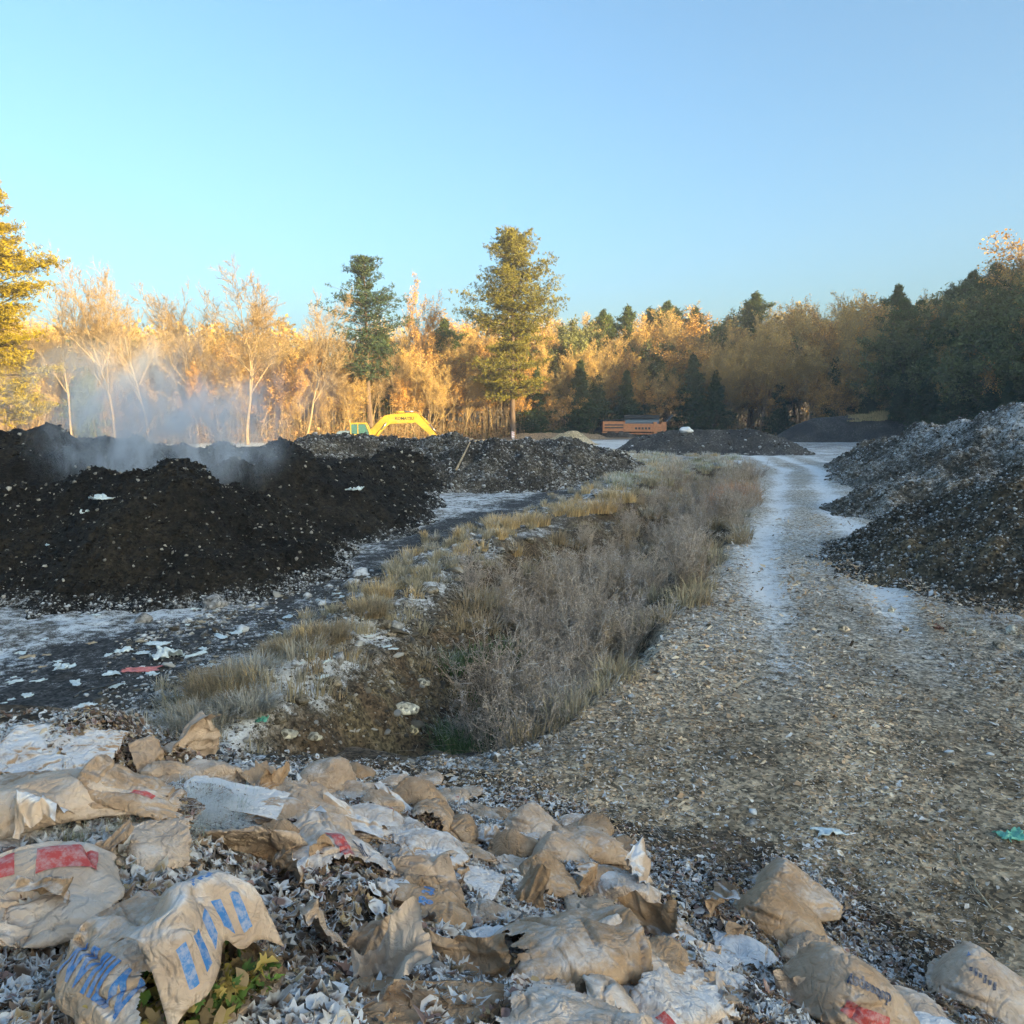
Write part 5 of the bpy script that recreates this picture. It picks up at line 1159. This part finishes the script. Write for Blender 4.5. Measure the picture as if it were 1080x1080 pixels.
me_ = text_tris('KOMATSU', .5, .012); V = np.array([(x, 0, y) for x, y in me_[0]])+np.array([6.2, -.315, 3.65]); me = bpy.data.meshes.new('lettering'); me.from_pydata(V.tolist(), [], me_[1]); me.materials.append(M['rubber']); mobj('lettering', me, boom)
m = MB(); m.prism([(7.0, 4.15), (7.5, 4.42), (8.0, 4.1), (10.35, 1.35), (10.15, 1.15), (9.75, 1.2), (7.55, 3.15)], -.24, .24); stk = m.build('dipper_arm', M['yellow'], ex, bevel=.03)
for nm, a, b, r in (('boom_cylinder', (2.6, -.45, 1.35), (4.0, -.45, 3.15), .11), ('boom_cylinder', (2.6, .45, 1.35), (4.0, .45, 3.15), .11), ('arm_cylinder', (4.9, 0, 4.42), (7.3, 0, 4.55), .10), ('bucket_cylinder', (8.1, 0, 4.1), (10.2, 0, 1.9), .09)):
    mid = tuple((p+q)/2 for p, q in zip(a, b)); c = MB().tube(a, mid, r).build(nm, M['yellow'], ex, smooth=True); MB().tube(mid, b, r*.6).build('rod', M['chrome'], c, smooth=True)
arc = [(10.3+.75*math.cos(t), .75+.75*math.sin(t)) for t in np.linspace(R(110), R(-80), 9)]; m = MB()
m.prism(arc+[(9.55, .5)], -.6, -.56); m.prism(arc+[(9.55, .5)], .56, .6)
for a, b in zip(arc, arc[1:]): m.prism([a, b, (b[0]-.03, b[1]-.03), (a[0]-.03, a[1]-.03)], -.56, .56)
for k in range(4): m.prism([(9.95, .05), (10.45, -.02), (10.43, .07)], -.5+.3*k, -.4+.3*k)
m.build('bucket', M['steel'], ex)
for sy in (-1.15, 1.15):
    loop = [(x, z) for x, z in [(-2.1, .15), (-1.8, .02), (1.8, .02), (2.1, .15), (2.35, .45), (2.1, .8), (1.8, .9), (-1.8, .9), (-2.1, .8), (-2.35, .45)]]
    tr = MB().prism(loop, sy-.3, sy+.3).build('track', M['rubber'], ex, bevel=.03)
    m = MB()
    for k in range(7): m.tube((-1.8+.6*k, sy-.33, .35 if 0 < k < 6 else .45), (-1.8+.6*k, sy+.33, .35 if 0 < k < 6 else .45), .2 if 0 < k < 6 else .3, n=14)
    m.build('rollers', M['steel'], tr)
MB().tube((0, 0, .6), (0, 0, 1.02), .7, n=20).build('turntable', M['steel'], ex)

# ------------------------------------------------------------------ drum screener
gx, gy = AT(634, 148)
sc_ = empty('drum_screener', (gx, gy, -.1), 0, label='orange drum screening machine with a black arched cover at the far end of the yard', cat='screening machine')
S_M = mat_plain('orange_panel', (.58, .24, .11), .55, 0, .15, 2.5, (.3, .2, .15))
m = MB(); m.box(0, 4.0, -1.2, 1.2, .9, 1.15); m.box(.1, 4.0, -1.15, 1.15, 1.25, 3.0); m.build('end_hopper', S_M, sc_, bevel=.03)
for k in range(2): MB().box(.4, 3.8, -1.19, -1.1, 1.75+.5*k, 1.98+.5*k).build('louvre', M['steel'], sc_)
MB().prism([(-.25, 3.12), (4.0, 3.22), (4.0, 3.4), (-.25, 3.28)], -1.3, 1.3).build('hopper_lid', M['steel'], sc_)
m = MB(); m.box(4.05, 10.7, -1.2, 1.2, 1.15, 2.55); m.box(3.9, 4.1, -1.28, 1.28, .8, 3.1); m.box(9.3, 9.9, -1.28, 1.28, .8, 2.9); m.box(4.1, 9.3, -1.27, -1.2, 2.35, 2.6); m.box(2, 11, -1.0, 1.0, .65, .88)
body = m.build('chassis', S_M, sc_, bevel=.03)
V = text_tris('McCLOSKEY', .5, .01) if False else None
m = MB()
for k in range(5): m.box(5.9+.6*k, 6.3+.6*k, -1.23, -1.19, 1.55, 1.95)
m.build('panel_marks', M['steel'], body)
m = MB().tube((4.2, 0, 2.9), (10.3, 0, 2.9), .82, n=28); m.build('drum', M['bluegrey'], sc_, smooth=False)
m = MB(); ao = [(1.15*math.cos(t), 1.0*math.sin(t)) for t in np.linspace(R(20), R(160), 12)]
V = []; F = []
for x in (4.0, 10.4):
    for r_ in (1., .93): V += [(x, a*r_, 3.15+b*r_*1.05) for a, b in ao]
n_ = len(ao)
for i in range(n_-1): F += [(i, i+1, i+1+2*n_, i+2*n_), (i+n_, i+2*n_+n_, i+1+3*n_, i+1+n_), (i, i+n_, i+1+n_, i+1), (i+2*n_, i+1+2*n_, i+1+3*n_, i+3*n_)]
m.add(V, F); m.build('arched_cover', M['rubber'], sc_)
m = MB(); m.prism([(11.0, 1.9), (13.0, 4.1), (12.6, 4.25), (10.7, 2.2)], -.55, .55)
cv = m.build('conveyor', M['steel'], sc_); m = MB()
for k in range(7): t = k/7; m.prism([(11.05+1.85*t, 2.05+2.05*t+.05), (11.2+1.85*t, 2.2+2.05*t+.05), (11.15+1.85*t, 2.25+2.05*t+.1), (11.0+1.85*t, 2.1+2.05*t+.1)], -.62, .62)
m.build('idlers', M['bluegrey'], cv)
MB().box(10.7, 11.7, -.9, .9, 1.2, 2.9).build('engine_box', S_M, sc_, bevel=.05)
for x in (3.2, 6.5):
    m = MB()
for sy in (-.95, .95):
    tr = MB().prism([(3.0, .4), (3.3, .08), (6.2, .08), (6.5, .4), (6.2, .72), (3.3, .72)], sy-.2, sy+.2).build('track', M['rubber'], sc_, bevel=.03)
for x in (1.0, 9.6): MB().box(x-.1, x+.1, -.9, .9, .05, .9).build('support_leg', M['steel'], sc_)
# ------------------------------------------------------------------ small things at the end of the yard
gx, gy = AT(541, 118); br = empty('barrier_board', (gx, gy, -.05), .3, label='small red and white striped board below the tallest pine', cat='barrier')
MB().box(-.04, .04, -.04, .04, 0, 1.7).build('post', M['wood'], br); MB().box(-.22, .22, -.07, -.042, .7, 1.7).build('board', M['white'], br)
for k in range(4): MB().prism([(-.22, .75+.25*k), (.22, .85+.25*k), (.22, .96+.25*k), (-.22, .86+.25*k)], -.075, -.071).build('stripe', M['redplastic'], br)
rw = random.Random(8)
for i in range(11):
    px = 430+i*8+rw.uniform(-3, 3); x, y = AT(px, 112+rw.uniform(-3, 3)); L = rw.uniform(1.6, 3.6); an = rw.uniform(-.5, .5); z = rw.uniform(.15, .7)
    m = MB().tube((-L/2, 0, 0), (L/2, .1, rw.uniform(-.2, .6)), rw.uniform(.12, .2), rw.uniform(.08, .14), 9); o = m.build('log', M['wood'], smooth=True, label='one of the pale logs lying about right of the excavator arm', cat='log', group='logs by the wood'); o.location = (x, y, z); o.rotation_euler = (0, 0, an)
x, y = AT(600, 140)
P_('soil_pile', [(x-9, y-6, .9), (x-2, y-6, 1.1), (x+4, y-4, .8)], .35, .4, lambda x, y, z: (np.tile(C_(.28,.20,.13), (len(x), 1)), np.full(len(x), .1)), 'low brown bank of earth behind the pointed heap, at the edge of the wood', 14, clump=.3)[0]['category'] = 'heap'

# ------------------------------------------------------------------ steam over the hot heaps
def steam(name, cx, cy, cz, sx, sy, sz, dens, seed, sc=.35):
    V, F = ico(4, 3, 1, .15); me = npmesh(name, V*2*np.array([sx, sy, sz]), F); mt = bpy.data.materials.new(name); mt.use_nodes = True; t = mt.node_tree
    for nd in list(t.nodes):
        if nd.type == 'BSDF_PRINCIPLED': t.nodes.remove(nd)
    m = Mat.__new__(Mat); m.m = mt; m.t = t; co = m.co('Object'); out = t.nodes['Material Output']
    mp = m.n('ShaderNodeMapping'); mp.inputs['Scale'].default_value = (1, 1, .55); mp.inputs['Location'].default_value = (seed*3.1, 0, 0); m.l(co, mp.inputs[0])
    nn = m.noise(mp.outputs[0], sc, 5, .62, 1.4); dv = m.n('ShaderNodeVectorMath', operation='DIVIDE'); m.l(co, dv.inputs[0]); dv.inputs[1].default_value = (sx, sy, sz)
    ln = m.n('ShaderNodeVectorMath', operation='LENGTH'); m.l(dv.outputs[0], ln.inputs[0])
    fall = m.ramp(ln.outputs['Value'], .15, .95, 1, 0); d = m.math('MULTIPLY', m.math('MULTIPLY', m.ramp(nn, .47, .68), fall), dens)
    v = m.n('ShaderNodeVolumePrincipled'); v.inputs['Color'].default_value = (.86, .92, 1, 1); m.l(d, v.inputs['Density']); v.inputs['Anisotropy'].default_value = .1; m.l(v.outputs[0], out.inputs['Volume'])
    me.materials.append(mt); o = mobj(name, me, kind='stuff'); o.location = (cx, cy, cz); mt.cycles.volume_sampling = 'DISTANCE' if hasattr(mt, 'cycles') else None; return o
x, y = AT(175, 26); steam('steam', x, y, 3.1, 4.6, 4.5, 2.8, 2.2, 1, .8)
x, y = AT(175, 37); steam('steam', x, y, 4.8, 10, 5, 3.6, .9, 2, .6)
m = MB(); m.box(-420, 420, -230, 380, -3, 48); hz = Mat('haze'); hz.t.nodes.remove(hz.b)
v = hz.n('ShaderNodeVolumePrincipled'); v.inputs['Color'].default_value = (.78, .88, 1, 1); v.inputs['Density'].default_value = .00045; v.inputs['Anisotropy'].default_value = .2; hz.l(v.outputs[0], hz.t.nodes['Material Output'].inputs['Volume'])
m.build('haze', hz.m, kind='stuff')
scene.cycles.volume_step_rate = 3; scene.cycles.volume_max_steps = 64
# ------------------------------------------------------------------ light, sky, camera
SUN_AZ = R(132); SUN_EL = R(9.0)      # azimuth clockwise from +y (the view direction)
s = Vector((math.sin(SUN_AZ)*math.cos(SUN_EL), math.cos(SUN_AZ)*math.cos(SUN_EL), math.sin(SUN_EL)))
ld_ = bpy.data.lights.new('sun', 'SUN'); ld_.energy = 4.2; ld_.angle = R(.5); ld_.color = (1, .74, .42)
lo = link(bpy.data.objects.new('sun', ld_)); lo.rotation_euler = s.to_track_quat('Z', 'Y').to_euler()
w = bpy.data.worlds.new('World'); scene.world = w; w.use_nodes = True; nt = w.node_tree; bg = nt.nodes['Background']
sky = nt.nodes.new('ShaderNodeTexSky'); sky.sky_type = 'NISHITA'; sky.sun_disc = False
sky.sun_elevation = SUN_EL; sky.sun_rotation = SUN_AZ; sky.altitude = 50; sky.air_density = .85; sky.dust_density = 5.0; sky.ozone_density = 3.6
nt.links.new(sky.outputs[0], bg.inputs[0]); bg.inputs[1].default_value = .15
cam = bpy.data.cameras.new('camera'); co_ = link(bpy.data.objects.new('camera', cam)); scene.camera = co_
cam.sensor_width = 36; cam.lens = 36*FPX/1080; cam.clip_start = .05; cam.clip_end = 6000
co_.location = (0, 0, EYE); co_.rotation_euler = (R(90)-PITCH, 0, 0)
vs = scene.view_settings; vs.view_transform = 'Standard'; vs.look = 'None'; vs.gamma = 1; vs.exposure = 2.08; vs.use_white_balance = True; vs.white_balance_temperature = 8000; vs.white_balance_tint = -2
scene.cycles.use_denoising = True; scene.cycles.use_adaptive_sampling = True; scene.cycles.adaptive_threshold = .03
scene.cycles.max_bounces = 6; scene.cycles.diffuse_bounces = 3; scene.cycles.transparent_max_bounces = 8; scene.cycles.volume_bounces = 1
